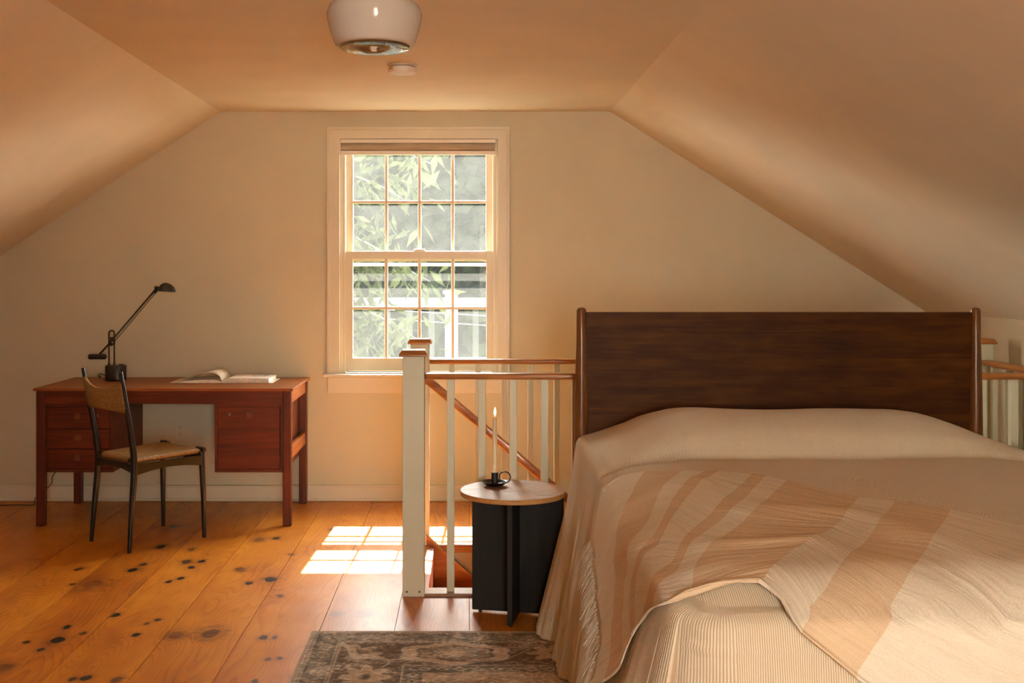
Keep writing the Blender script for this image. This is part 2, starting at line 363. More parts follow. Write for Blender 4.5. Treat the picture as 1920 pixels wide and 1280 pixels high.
def cord_mat():
    m, n, b = newmat('paper_cord'); t = N(n, 'ShaderNodeUVMap').outputs[0]
    s = N(n, 'ShaderNodeSeparateXYZ'); L(n, t, s.inputs[0])
    w = math_(n, 'ABSOLUTE', math_(n, 'SUBTRACT', math_(n, 'FRACT', math_(n, 'MULTIPLY', s.outputs[0], 1/0.0085)), 0.5))
    mo = noise_(n, N(n, 'ShaderNodeTexCoord').outputs['Object'], 60, 3)
    r = ramp(n, math_(n, 'ADD', math_(n, 'MULTIPLY', w, 0.9), math_(n, 'MULTIPLY', mo, 0.5)), [(0.15, (0.34, 0.20, 0.065)), (0.5, (0.26, 0.14, 0.04)), (0.72, (0.13, 0.062, 0.016))])
    L(n, r.outputs[0], b.inputs['Base Color']); b.inputs['Roughness'].default_value = 0.6
    bump(n, b, math_(n, 'MULTIPLY', w, -1.0), 0.6, 0.004); return m
M_cord = cord_mat()

def glass_mat(name, haze, col=(0.95, 0.97, 0.93)):
    m = bpy.data.materials.new(name); m.use_nodes = True; n = m.node_tree; n.nodes.clear()
    o = N(n, 'ShaderNodeOutputMaterial'); tr = N(n, 'ShaderNodeBsdfTransparent'); tr.inputs[0].default_value = (0.97, 0.98, 0.96, 1)
    gl = N(n, 'ShaderNodeBsdfGlossy'); gl.inputs['Roughness'].default_value = 0.02
    tl = N(n, 'ShaderNodeBsdfTranslucent'); tl.inputs[0].default_value = (*col, 1)
    P = N(n, 'ShaderNodeTexCoord').outputs['Object']
    nz = noise_(n, P, 7.0, 5, 0.65); d = math_(n, 'MULTIPLY', math_(n, 'ADD', nz, 0.5), haze)  # translucent share adds the hazy veil of overexposure to the view
    m1 = N(n, 'ShaderNodeMixShader'); L(n, d, m1.inputs[0]); L(n, tr.outputs[0], m1.inputs[1]); L(n, tl.outputs[0], m1.inputs[2])
    m2 = N(n, 'ShaderNodeMixShader'); m2.inputs[0].default_value = 0.0015; L(n, m1.outputs[0], m2.inputs[1]); L(n, gl.outputs[0], m2.inputs[2])
    L(n, m2.outputs[0], o.inputs[0]); return m
M_glass = glass_mat('hazy_window_glass', 0.0070)

# ------------------------------------------------------------------ room shell
YW = 6.57; S = F/YW                               # far wall and its pixels per metre
def wx(x): return (x-VX)/S
def wz(y): return H-(y-VY)/S
ZC = wz(209); XL, XR = wx(413), wx(1144)
slopeL = 0.655; slopeR = 0.634
ZKL = 0.75; XKL = XL-(ZC-ZKL)/slopeL
XKR = 2.675; ZKR = ZC-(XKR-XR)*slopeR
YB = -2.2
WX0, WX1, WZ0, WZ1 = wx(640), wx(931), wz(699), wz(262)         # rough opening of window_1
T = 0.15
def wall_gable(name, y0, y1, ox0, ox1, oz0, oz1):
    out = [(XKL-.1, 0), (XKL-.1, ZKL-.06), (XL-.04, ZC+.04), (XR+.04, ZC+.04), (XKR+.1, ZKR-.06), (XKR+.1, 0)]
    def top(x):
        return ZC+.04 if XL-.04 <= x <= XR+.04 else (ZC+.04-(XL-.04-x)*slopeL if x < XL else ZC+.04-(x-XR-.04)*slopeR)
    bm = BM()
    ext_poly(bm, [(XKL-.1, -.02), (XKL-.1, top(XKL-.1)), (XL-.04, ZC+.04), (ox0, ZC+.04), (ox0, -.02)], 'y', y0, y1)
    ext_poly(bm, [(ox1, -.02), (ox1, ZC+.04), (XR+.04, ZC+.04), (XKR+.1, top(XKR+.1)), (XKR+.1, -.02)], 'y', y0, y1)
    box(bm, ox0, ox1, y0, y1, -.02, oz0); box(bm, ox0, ox1, y0, y1, oz1, ZC+.04)
    return setp(obj(name, bm, M_wall), kind='structure')
wall_gable('wall_back', YW, YW+T, WX0, WX1, WZ0, WZ1)
RX0, RX1, RZ0, RZ1 = 0.14, 0.94, 0.62, 1.98
wall_gable('wall_front', YB-T, YB, RX0, RX1, RZ0, RZ1)
bm = BM(); box(bm, XL, XR, YB, YW, ZC, ZC+.05); setp(obj('ceiling', bm, M_ceil), kind='structure')
bm = BM(); ext_poly(bm, [(XL, ZC), (XKL, ZKL), (XKL-.05, ZKL+.06), (XL-.03, ZC+.05)], 'y', YB, YW)
setp(obj('ceiling_left', bm, M_ceil), kind='structure')
bm = BM(); ext_poly(bm, [(XR, ZC), (XR+.03, ZC+.05), (XKR+.05, ZKR+.06), (XKR, ZKR)], 'y', YB, YW)
setp(obj('ceiling_right', bm, M_ceil), kind='structure')
setp(mkbox('wall_left', (XKL-.08, XKL, YB, YW, -.02, ZKL+.03), M_wall), kind='structure')
setp(mkbox('wall_right', (XKR, XKR+.08, YB, YW, -2.4, ZKR+.02), M_wall), kind='structure')

bm = BM(); xe = -.06; sl_ = slopeL  # unseen wall added behind camera to block rear window light from the left
ext_poly(bm, [(XKL, 0), (XKL, ZKL), (XL, ZC), (xe, ZC), (xe, 0)], 'y', -.87, -.77)
setp(obj('wall_light_baffle', bm, M_wall), kind='structure')
# stair opening
OX0, OX1, OY0, OY1 = -0.19, 2.49, 4.725, 5.53
floor = BM()
box(floor, XKL, OX0, YB, YW, -.20, -.0215); box(floor, OX1, XKR, YB, YW, -.20, -.0215)
box(floor, OX0, OX1, YB, OY0, -.20, -.0215); box(floor, OX0, OX1, OY1, YW, -.20, -.0215)
floor = setp(obj('floor', floor, plain('dark_subfloor', (.012, .007, .004), .9)), kind='structure')
def plank_piece(x0, x1, y0, y1):
    mkbox('plank', (x0+.0012, x1-.0012, y0+.0008, y1-.0008, -.0213, random.uniform(-.0006, .0006)), M_floor, floor)
rs = random.Random(3)
k0 = math.floor(XKL/PW); k1 = math.ceil(XKR/PW)
for k in range(k0, k1):
    x0, x1 = max(k*PW, XKL), min((k+1)*PW, XKR)
    if x1 <= OX0+.001 or x0 >= OX1:
        ys = [YB, rs.uniform(0.2, 2.0) if k % 2 else rs.uniform(-1.2, -.2), YW]
        for a, c in zip(ys[:-1], ys[1:]): plank_piece(x0, x1, a, c)
    else:
        ys = [YB, rs.uniform(-.6, 1.6), 4.632]
        for a, c in zip(ys[:-1], ys[1:]): plank_piece(x0, x1, a, c)
        plank_piece(x0, x1, OY1+.0, YW)
        if x0 < OX0: plank_piece(x0, OX0, 4.632, OY1)
        if x1 > OX1: plank_piece(OX1, x1, 4.632, OY1)
# far edge nosing, stairwell walls
setp(mkbox('trim_1', (OX0, OX1, OY1-.022, OY1-.0005, -.036, .002), M_pine, bev=.004), kind='structure')
bm = BM(); box(bm, -.9, OX1+.18, OY1, OY1+.06, -2.4, -.2005); box(bm, OX0, OX1, OY1-.012, OY1-.001, -.2005, -.037)
setp(obj('wall_stair_far', bm, M_wall), kind='structure')
bm = BM(); box(bm, -.9, OX1+.18, OY0-.10, OY0-.04, -2.4, -.2005)
setp(obj('wall_stair_near', bm, M_wall), kind='structure')
setp(mkbox('wall_stair_end', (-.96, -.9, OY0-.09, OY1+.06, -2.4, -.2005), M_wall), kind='structure')
setp(mkbox('floor_lower', (-.96, XKR, OY0-.3, OY1+.3, -2.5, -2.4), M_skirt), kind='structure')
st = empty('staircase', (0.5, 5.1, -2.4), 'pine staircase dropping into the stairwell between the two railings', 'stairs')
for i in range(1, 12):
    xa = OX0+.235*(i-1)
    mkbox('tread', (xa-.0, xa+.262, OY0-.028, OY1-.035, -.2*i-.028, -.2*i), M_skirt, st, bev=.004)
    mkbox('riser', (xa-.001, xa+.017, OY0-.028, OY1-.035, -.2*i+.0005, -.2*(i-1)-.0285 if i > 1 else -.003), M_skirt, st)
for (y0, y1) in ((OY1-.033, OY1-.013), (OY0-.03, OY0-.01)):
    bm = BM(); zt = .040
    ext_poly(bm, [(OX0-.02 if y0 > 5 else OX0+.03, zt), (OX0+2.45, zt-2.45*.90), (OX0+2.45, zt-2.45*.90-.42), (OX0-.02 if y0 > 5 else OX0+.03, zt-.42)] if y0 > 5 else
             [(OX0+.002, -.04), (OX0+.04, -.04), (OX0+2.45, -.04-2.41*.90), (OX0+2.45, -.46-2.41*.90), (OX0+.002, -.46)], 'y', y0, y1)
    obj('stringer', bm, M_skirt, st)
    if y0 > 5:
        bm = BM(); ext_poly(bm, [(OX0-.02, zt+.0005), (OX0+2.45, zt-2.45*.90+.0005), (OX0+2.45, zt-2.45*.90+.013), (OX0-.02, zt+.013)], 'y', y0-.012, y1+.001)
        obj('stringer_cap', bm, M_pine, st)
hr = empty('stair_handrail', (-.2, 5.44, 0.8), 'slanting pine handrail descending in front of the far balusters', 'handrail')
ax, az = -.27, .880; sl = .85
ang = math.atan(sl)
bm = BM(); LN = 2.9
from mathutils import Matrix
vs = box(bm, ax, ax+LN, 5.395, 5.437, az-.019, az+.019, bev=.007, seg=3, rot=Matrix.Rotation(ang, 3, 'Y'), piv=(ax, 5.416, az))
obj('rail', bm, M_pine, hr, smooth=40)
for t_ in (0.03, 1.2, 2.3):
    bx_, bz_ = ax+t_*math.cos(ang), az-t_*math.sin(ang)
    bm = BM(); sweep(bm, [(bx_, 5.415, bz_-.02), (bx_, 5.43, bz_-.05), (bx_, 5.502, bz_-.05)], .006, 8); obj('bracket', bm, M_brass, hr, smooth=True)

# baseboards
bm = BM(); box(bm, XKL, XKR, YW-.016, YW, 0.001, .088); box(bm, XKL, XKR, YW-.022, YW-.0005, .080, .094, bev=.004)
box(bm, XKL, XKR, YW-.028, YW-.0162, 0.001, .020, bev=.005)
setp(obj('baseboard_back', bm, M_trim), kind='structure')
setp(mkbox('baseboard_left', (XKL, XKL+.016, YB, YW-.03, 0.001, .092), M_trim, bev=.003), kind='structure')
setp(mkbox('baseboard_right', (XKR-.016, XKR, YB, YW-.03, 0.001, .092), M_trim, bev=.003), kind='structure')

# ------------------------------------------------------------------ window_1
win = bpy.data.objects.new('window_1', None); COL.objects.link(win); win.location = (wx(786), YW, wz(700)); ORG['window_1'] = Vector(win.location); win['kind'] = 'structure'
def dx(x, d): return (x-VX)*(YW+d)/F
def dz(y, d): return H-(y-VY)*(YW+d)/F
def bar(name, x0, x1, y0, y1, d0, d1, mat=None, bev=.002, parent=None, at=None):
    """bar seen at pixel box x0..x1, y0..y1 on its front face at depth d0 behind the wall face"""
    return mkbox(name, (dx(x0, d0), dx(x1, d0), YW+d0, YW+d1, dz(y1, d0), dz(y0, d0)), mat or M_trim, parent or win, bev=bev)
CI0, CI1, CO0, CO1 = wx(637.5), wx(933.5), wx(615), wx(954)
zt0, zt1 = wz(260.5), wz(240); zs = wz(699.5)
def casing(poly):
    bm = BM(); ext_poly(bm, poly, 'y', YW-.020, YW+.0005); obj('casing', bm, M_trim, win)
    bm = BM(); c = np.mean(poly, axis=0)
    return bm.free()
casing([(CO0, zs), (CI0, zs), (CI0, zt0), (CO0, zt1)]); casing([(CO1, zs), (CO1, zt1), (CI1, zt0), (CI1, zs)])
casing([(CO0, zt1), (CI0, zt0), (CI1, zt0), (CO1, zt1)])
bm = BM(); e = .012
box(bm, CO0-.004, CO0+e, YW-.027, YW-.0195, zs, zt1+.004, bev=.003); box(bm, CO1-e, CO1+.004, YW-.027, YW-.0195, zs, zt1+.004, bev=.003)
box(bm, CO0-.004, CO1+.004, YW-.0272, YW-.0195, zt1-e, zt1+.004, bev=.003)
obj('casing_molding', bm, M_trim, win)
mkbox('stool', (wx(608), wx(961), YW-.062, YW+.055, wz(706), wz(700)), M_trim, win, bev=.006, seg=3)
mkbox('apron', (CO0, CO1, YW-.018, YW+.0, wz(737), wz(706)-.0006), M_trim, win, bev=.003)
# jamb liners
mkbox('jamb', (WX0-.0, CI0+.012, YW+.0005, YW+T, zs, zt0+.003), M_trim, win); mkbox('jamb', (CI1-.012, WX1+.0, YW+.0005, YW+T, zs, zt0+.003), M_trim, win)
mkbox('head_jamb', (CI0+.012, CI1-.012, YW+.0005, YW+T, zt0-.010, zt0+.003), M_trim, win)
mkbox('stop_bead', (CI0+.012, CI0+.030, YW+.012, YW+.052, zs, zt0-.01), M_trim, win, bev=.002)
mkbox('stop_bead', (CI1-.030, CI1-.012, YW+.012, YW+.052, zs, zt0-.01), M_trim, win, bev=.002)
mkbox('outer_sill', (WX0, WX1, YW+.05, YW+T+.06, wz(712), wz(699)), M_trim, win, bev=.003)
def sash(name, d, x0, x1, gx0, gx1, y0, y1, gy0, gy1, my):
    """frame outer px box, glass px box, horizontal muntin px"""
    root = mkbox(name, (dx(x0, d), dx(gx0, d), YW+d, YW+d+.035, dz(y1, d), dz(y0, d)), M_trim, win, bev=.002)
    me = root.data
    bm = BM(); bm.from_mesh(me); o = ORG[root.name]
    for v in bm.verts: v.co += o
    box(bm, dx(gx1, d), dx(x1, d), YW+d, YW+d+.035, dz(y1, d), dz(y0, d), bev=.002)
    box(bm, dx(gx0, d), dx(gx1, d), YW+d, YW+d+.035, dz(gy0, d), dz(y0, d), bev=.0015)
    box(bm, dx(gx0, d), dx(gx1, d), YW+d, YW+d+.035, dz(y1, d), dz(gy1, d), bev=.0015)
    for v in bm.verts: v.co -= o
    bm.to_mesh(me); bm.free()
    ms = [gx0+(gx1-gx0)*i/4 for i in range(5)]
    for mx in ms[1:4]: bar('muntin', mx-3, mx+3, gy0, gy1, d+.004, d+.030, parent=root, bev=.0025)
    bm = BM(); box(bm, dx(gx0, d), dx(gx1, d), YW+d+.005, YW+d+.029, dz(my+2.8, d), dz(my-2.8, d), bev=.0025); obj('muntin', bm, M_trim, root)
    ys = [gy0, my, gy1]
    for i in range(4):
        for j in range(2):
            mkbox('pane', (dx(ms[i], d)+.002, dx(ms[i+1], d)-.002, YW+d+.016, YW+d+.019, dz(ys[j+1], d)+.002, dz(ys[j], d)-.002), M_glass, root)
    return root
sash('lower_sash', .020, 647, 926, 661.5, 911.5, 470.5, 695, 485, 671, 577.5)
sash('upper_sash', .062, 649, 924, 662, 911, 262, 490, 278, 470.5, 378.5)
bar('sash_lock', 776, 797, 466.5, 470.4, .022, .05, bev=.003)
# storm window outside
bm = BM(); d = .125
for b_ in ((645, 652, 262, 700), (921, 928, 262, 700), (645, 928, 262, 268), (645, 928, 492.5, 499), (645, 928, 694, 700)):
    box(bm, dx(b_[0], d), dx(b_[1], d), YW+d, YW+d+.018, dz(b_[3], d), dz(b_[2], d))
obj('storm_frame', bm, M_white, win)
# roller blind
bl = empty('roller_blind', (wx(786), YW+.03, zt0), 'rolled-up grey fabric shade in a white cassette at the window head', 'blind')
M_shade = wood('shade_fabric', (0.30, 0.24, 0.17), (0.36, 0.29, 0.21), (0.42, 0.34, 0.25), 'x', 0.9, 2.0)
bx0, bx1 = wx(638.8), wx(929.5)
mkbox('cassette', (bx0, bx1, YW-.012, YW+.016, wz(268.5), zt0-.0015), M_white, bl, bev=.003)
bm = BM(); sweep(bm, [(bx0+.004, YW+.006, wz(275.5)), (bx1-.006, YW+.006, wz(275.5))], .0245, 20); 
obj('fabric_roll', bm, M_shade, bl, smooth=40)
mkbox('bottom_rail', (bx0, bx1, YW-.014, YW+.016, wz(290.5), wz(283)), M_white, bl, bev=.003)
bm = BM(); lathe(bm, [(0, -.004), (.010, -.003), (.011, 0), (.010, .003), (0, .004)], (wx(783), YW-.018, wz(286.5)), 16); obj('pull', bm, M_white, bl, smooth=True)
mkbox('end_cap', (bx0-.004, bx0, YW-.014, YW+.03, wz(291), zt0-.001), M_white, bl); mkbox('end_cap', (bx1, bx1+.004, YW-.014, YW+.03, wz(291), zt0-.001), M_white, bl)

# window_2 behind the camera
w2 = bpy.data.objects.new('window_2', None); COL.objects.link(w2); w2.location = ((RX0+RX1)/2, YB, RZ0); ORG['window_2'] = Vector(w2.location); w2['kind'] = 'structure'
for d_ in ((RX0-.09, RX0, RZ0-.09, RZ1+.09), (RX1, RX1+.09, RZ0-.09, RZ1+.09), (RX0, RX1, RZ1, RZ1+.09), (RX0, RX1, RZ0-.09, RZ0)):
    mkbox('casing', (d_[0], d_[1], YB-.0005, YB+.02, d_[2], d_[3]), M_trim, w2, bev=.003)
mkbox('meeting_rail', (RX0, RX1, YB-.09, YB-.05, 1.43, 1.47), M_trim, w2)
for i in range(1, 4):
    xx = RX0+(RX1-RX0)*i/4; mkbox('muntin', (xx-.01, xx+.01, YB-.085, YB-.055, RZ0, RZ1), M_trim, w2)

# ------------------------------------------------------------------ outlet
ou = empty('wall_outlet', (wx(339), YW, wz(807)), 'white duplex wall outlet under the desk', 'outlet')
mkbox('cover_plate', (wx(327.5), wx(350.5), YW-.007, YW-.0005, wz(827.5), wz(787)), M_wall, ou, bev=.003)
for yy in (801, 813.5):
    bm = BM(); lathe(bm, [(0, 0), (.0165, 0), (.0165, .004), (0, .004)], (0, 0, 0), 24)
    for v in bm.verts: v.co = Vector((wx(339)+v.co.x, YW-.0068-v.co.z, wz(yy)+v.co.y*.85))
    rc = obj('receptacle', bm, M_wall, ou)
    bm = BM()
    for sx_ in (-.006, .006): box(bm, wx(339)+sx_-.0012, wx(339)+sx_+.0012, YW-.0114, YW-.0107, wz(yy)-.001, wz(yy)+.008)
    box(bm, wx(339)-.002, wx(339)+.002, YW-.0114, YW-.0107, wz(yy)-.010, wz(yy)-.006)
    obj('slot', bm, M_dark, rc)

# ------------------------------------------------------------------ desk
DX0, DX1, DY0, DY1, DZ = -2.302, -.930, 5.905, 6.535, .728
dk = empty('writing_desk', ((DX0+DX1)/2, (DY0+DY1)/2, 0), 'long reddish teak desk with a drawer pedestal and a cupboard against the wall', 'desk')
mkbox('desktop', (DX0, DX1, DY0, DY1, DZ-.014, DZ), M_teak_top, dk, bev=.003)
lg = .044; o = .012
for lx in (DX0+o, DX1-o-lg):
    for ly in (DY0+o, DY1-o-lg):
        mkbox('leg', (lx, lx+lg, ly, ly+lg, 0.001, DZ-.0145), M_teak_z, dk, bev=.003)
mkbox('apron', (DX0+o+lg, DX1-o-lg, DY0+o+.004, DY0+o+.024, .645, DZ-.0145), M_teak, dk, bev=.001)
mkbox('apron', (DX0+o+lg, DX1-o-lg, DY1-o-.024, DY1-o-.004, .645, DZ-.0145), M_teak, dk, bev=.001)
M_teak_y = wood('teak_side', (0.20, 0.05, 0.010), (0.30, 0.085, 0.018), (0.40, 0.13, 0.03), 'y', 0.4, 1.0, 0.15)
for lx in (DX0+o+.006, DX1-o-.028):
    mkbox('side_rail', (lx, lx+.022, DY0+o+lg, DY1-o-lg, .645, DZ-.0145), M_teak_y, dk, bev=.001)
    mkbox('stretcher', (lx, lx+.022, DY0+o+lg, DY1-o-lg, .345, .415), M_teak_y, dk, bev=.002)
PZ0, PZ1 = .281, .6445; PY0, PY1 = DY0+.030, 6.475
def carcass(x0, x1):
    t = .016; bm = BM()
    box(bm, x0, x0+t, PY0, PY1, PZ0, PZ1); box(bm, x1-t, x1, PY0, PY1, PZ0, PZ1)
    box(bm, x0+t, x1-t, PY0, PY1, PZ0, PZ0+t); box(bm, x0+t, x1-t, PY0, PY1, PZ1-t, PZ1); box(bm, x0+t, x1-t, PY1-.01, PY1, PZ0+t, PZ1-t)
    return obj('carcass', bm, M_teak, dk)
def pull(x, z, par, y):
    bm = BM(); s_ = .0165; 
    for a in ((x-s_, x+s_, z+s_-.004, z+s_), (x-s_, x+s_, z-s_, z-s_+.004), (x-s_, x-s_+.004, z-s_+.004, z+s_-.004), (x+s_-.004, x+s_, z-s_+.004, z+s_-.004)):
        box(bm, a[0], a[1], y-.008, y-.0004, a[2], a[3], bev=.001)
    box(bm, x-s_+.004, x+s_-.004, y-.004, y-.0004, z-s_+.004, z+s_-.004)
    setp(obj('pull', bm, wood('pull_teak'+str(random.random())[2:6], (0.10, 0.030, 0.010), (0.15, 0.045, 0.014), (0.20, 0.065, 0.02), 'x', 0.4), par), 'square dark recessed pull')
def lock(x, z, par, y):
    bm = BM(); lathe(bm, [(0, 0), (.0075, 0), (.0075, .002), (0, .002)], (0, 0, 0), 20)
    for v in bm.verts: v.co = Vector((x+v.co.x*.8, y-.0004-v.co.z, z+v.co.y*1.25))
    lk = obj('lock', bm, M_brass, par); mkbox('keyhole', (x-.001, x+.001, y-.003, y-.0025, z-.005, z+.004), M_dark, lk)
x0, x1 = -2.255, -1.888
carcass(x0, x1); zs_ = [PZ0+.018, .393, .5225, PZ1-.006]; zs_ = [.299, .404, .510, .628]
for i in range(3):
    dr = mkbox('drawer', (x0+.018, x1-.018, PY0-.001, PY0+.018, zs_[i]+.0015, zs_[i+1]-.0015), M_teak, dk, bev=.001)
    pull(-2.075, (zs_[i]+zs_[i+1])/2+.008, dr, PY0-.001)
    if i == 2: lock(-1.968, .582, dr, PY0-.001)
x0, x1 = -1.349, -.985
carcass(x0, x1)
dr = mkbox('door', (x0+.018, x1-.020, PY0-.001, PY0+.018, .299, .628), M_teak, dk, bev=.001)
pull(-1.165, .583, dr, PY0-.001); lock(-1.270, .588, dr, PY0-.001)

# ------------------------------------------------------------------ open book
bk = empty('open_book', (-1.37, 6.3, DZ), 'open hardcover book lying on the desktop', 'book')
def book_side(sgn, width, prof, name, mat, y0, y1, base):
    n = 22; top = []; 
    for i in range(n+1):
        t = i/n; top.append((-1.37+sgn*width*t, base+prof(t)))
    poly = top+[(-1.37+sgn*width, base), (-1.37, base)]
    bm = BM(); ext_poly(bm, poly, 'y', y0, y1); return obj(name, bm, mat, bk, smooth=40)
bm = BM(); box(bm, -1.655, -1.372, 6.185, 6.435, DZ+.0006, DZ+.0036, bev=.001); box(bm, -1.368, -1.088, 6.185, 6.435, DZ+.0006, DZ+.0036, bev=.001)
obj('cover', bm, M_page, bk)
book_side(-1, .262, lambda t: .010*(1-t)**.5*min(1, t*9)+.002+.004*math.sin(math.pi*min(1, t*1.3)), 'page_block', M_page, 6.19, 6.43, DZ+.004)
book_side(1, .262, lambda t: .022*min(1, (t*7)**.6)*(1-.12*t)+.002, 'page_block', M_page, 6.19, 6.43, DZ+.004)
nn = 28; P = np.zeros((nn, 2, 3))
for i in range(nn):
    t = i/(nn-1); x = -1.37-.235*t; z = DZ+.012+.050*math.sin(math.pi*min(1, t**.62))**.9*(1-t*.35)
    for j, y in enumerate((6.195, 6.425)): P[i, j] = (x+(.03 if j else 0)*t, y, z+.001)
me = grid_mesh('lifted_page', P); pg = link('lifted_page', me, M_page, bk, smooth=True)
so = pg.modifiers.new('thickness', 'SOLIDIFY'); so.thickness = .0008
def picture_mat():
    m, n, b = newmat('faded_illustration'); P_ = N(n, 'ShaderNodeTexCoord').outputs['Object']
    f = noise_(n, mapping(n, P_, (14, 18, 1)), 1.0, 6, 0.7, 1.0)
    r = ramp(n, f, [(0.40, (0.42, 0.34, 0.27)), (0.56, (0.80, 0.72, 0.60))]); L(n, r.outputs[0], b.inputs['Base Color']); b.inputs['Roughness'].default_value = .8; return m
M_pic = picture_mat()
mkbox('illustration', (-1.29, -1.14, 6.25, 6.40, DZ+.0258, DZ+.0266), M_pic, bk)

# ------------------------------------------------------------------ desk lamp
LY = 6.34
def lp(x, y, dy=0.0): return px(x, y, LY+dy)
lm = empty('desk_lamp', lp(217, 714), 'black balanced-arm desk lamp with a small domed head on the desktop', 'lamp')
c = lp(217, 713); bz = DZ+.0008
bm = BM(); lathe(bm, [(0, 0), (.045, 0), (.050, .004), (.050, .082), (.047, .086), (0, .086)], (c.x, LY, bz), 40, 1.2, .9); obj('base', bm, M_blackm, lm, smooth=35)
mkbox('switch', (c.x+.02, c.x+.045, LY-.012, LY+.012, bz+.086, bz+.092), M_blackm, lm, bev=.002)
for xx in (204.3, 214.2):
    bm = BM(); sweep(bm, [lp(xx, 687), lp(xx, 640)], .0042, 10); obj('post', bm, M_blackm, lm, smooth=True)
    bm = BM(); lathe(bm, [(0, 0), (.008, 0), (.007, .008), (0, .008)], (lp(xx, 0).x, LY, bz+.0862), 14); obj('post_collar', bm, M_blackm, lm, smooth=35)
bm = BM(); sweep(bm, [lp(204.3, 645)]+[lp(209.3-5.2*math.cos(a), 625.5-6*math.sin(a)) for a in np.linspace(0, math.pi, 12)]+[lp(214.4, 645)], .0046, 10)
obj('loop', bm, M_blackm, lm, smooth=True)
bm = BM(); vs_ = []; lathe(bm, [(0, -.014), (.012, -.014), (.014, -.01), (.014, .01), (.012, .014), (0, .014)], (0, 0, 0), 20)
pc = lp(209.5, 636)
for v in bm.verts: v.co = Vector((pc.x+v.co.x, pc.y+v.co.z, pc.z+v.co.y))
obj('pivot', bm, M_blackm, lm, smooth=35)
bm = BM(); lathe(bm, [(0, -.011), (.008, -.011), (.0095, -.006), (.0095, .006), (.008, .011), (0, .011)], (0, 0, 0), 18)
pc = lp(209, 645.5)
for v in bm.verts: v.co = Vector((pc.x+v.co.x, pc.y+v.co.z, pc.z+v.co.y))
obj('hinge', bm, M_blackm, lm, smooth=35)
bm = BM(); sweep(bm, [lp(186.5, 664), lp(206, 642.5), lp(293, 541)], .0052, 10); obj('arm', bm, M_blackm, lm, smooth=True)
bm = BM(); sweep(bm, [lp(213, 642), lp(216.5, 638), lp(291, 550)], .0020, 8); obj('tie_rod', bm, M_blackm, lm, smooth=True)
bm = BM(); a, b2 = lp(166, 668.5), lp(199, 668.5)
sweep(bm, [a, a+(b2-a)*.03, a+(b2-a)*.08, a+(b2-a)*.92, a+(b2-a)*.97, b2], [.010, .0135, .0152, .0152, .0135, .010], 18); obj('counterweight', bm, M_blackm, lm, smooth=35)
bm = BM(); sweep(bm, [lp(290, 538.5), lp(299, 540)], [.008, .009], 12); sweep(bm, [lp(290.5, 549.5), lp(296, 543)], [.006, .006], 10); obj('head_joint', bm, M_blackm, lm, smooth=True)
# shade: half egg with an outer and inner skin
bm = BM(); nU, nV = 28, 12; rings = []
for skin in (1.0, .94):
    R = []
    for i in range(nU):
        th = 2*math.pi*i/nU; row = []
        for j in range(nV+1):
            ph = (math.pi/2)*j/nV; r = math.cos(ph)
            lx = math.cos(th)*r; ly = math.sin(th)*r; lz = math.sin(ph)
            X = lx*(.053 if lx > 0 else .045)*skin; Yy = ly*.042*skin; Z = lz*.050*skin
            cx = lp(312, 546.5)
            tl = math.radians(-3); X2 = X*math.cos(tl)-Z*math.sin(tl); Z2 = X*math.sin(tl)+Z*math.cos(tl)
            row.append(bm.verts.new((cx.x+X2-Z*.10, cx.y+Yy, cx.z+Z2)))
        R.append(row)
    for i in range(nU):
        for j in range(nV):
            try: bm.faces.new([R[i][j], R[(i+1) % nU][j], R[(i+1) % nU][j+1], R[i][j+1]])
            except Exception: pass
    rings.append(R)
for i in range(nU): bm.faces.new([rings[0][i][0], rings[0][(i+1) % nU][0], rings[1][(i+1) % nU][0], rings[1][i][0]])
bmesh.ops.remove_doubles(bm, verts=bm.verts, dist=.00005)
obj('shade', bm, M_blackm, lm, smooth=50)
bm = BM()
cp = [lp(197, 704), lp(190, 700.5, .02), lp(184, 702, .06), (c.x-.12, 6.44, DZ+.004), (c.x-.14, 6.50, DZ+.003), (c.x-.15, 6.538, DZ+.002), (c.x-.16, 6.543, .6), (c.x-.2, 6.535, .35), px(105, 884, 6.5), px(97, 905, 6.48), px(84, 919, 6.46), px(66, 934, 6.44), (-2.5, 6.43, .006), (-2.6, 6.44, .004), (-2.75, 6.42, .004), (-3.0, 6.45, .004)]
def smooth_path(pts, n=6):
    pts = [Vector(p) for p in pts]; out = []
    for i in range(len(pts)-1):
        p0, p1, p2, p3 = pts[max(i-1, 0)], pts[i], pts[i+1], pts[min(i+2, len(pts)-1)]
        for k in range(n):
            t = k/n; out.append(0.5*((2*p1)+(-p0+p2)*t+(2*p0-5*p1+4*p2-p3)*t*t+(-p0+3*p1-3*p2+p3)*t**3))
    return out+[pts[-1]]
sweep(bm, smooth_path(cp), .0028, 6); obj('cord', bm, M_blackm, lm, smooth=True)

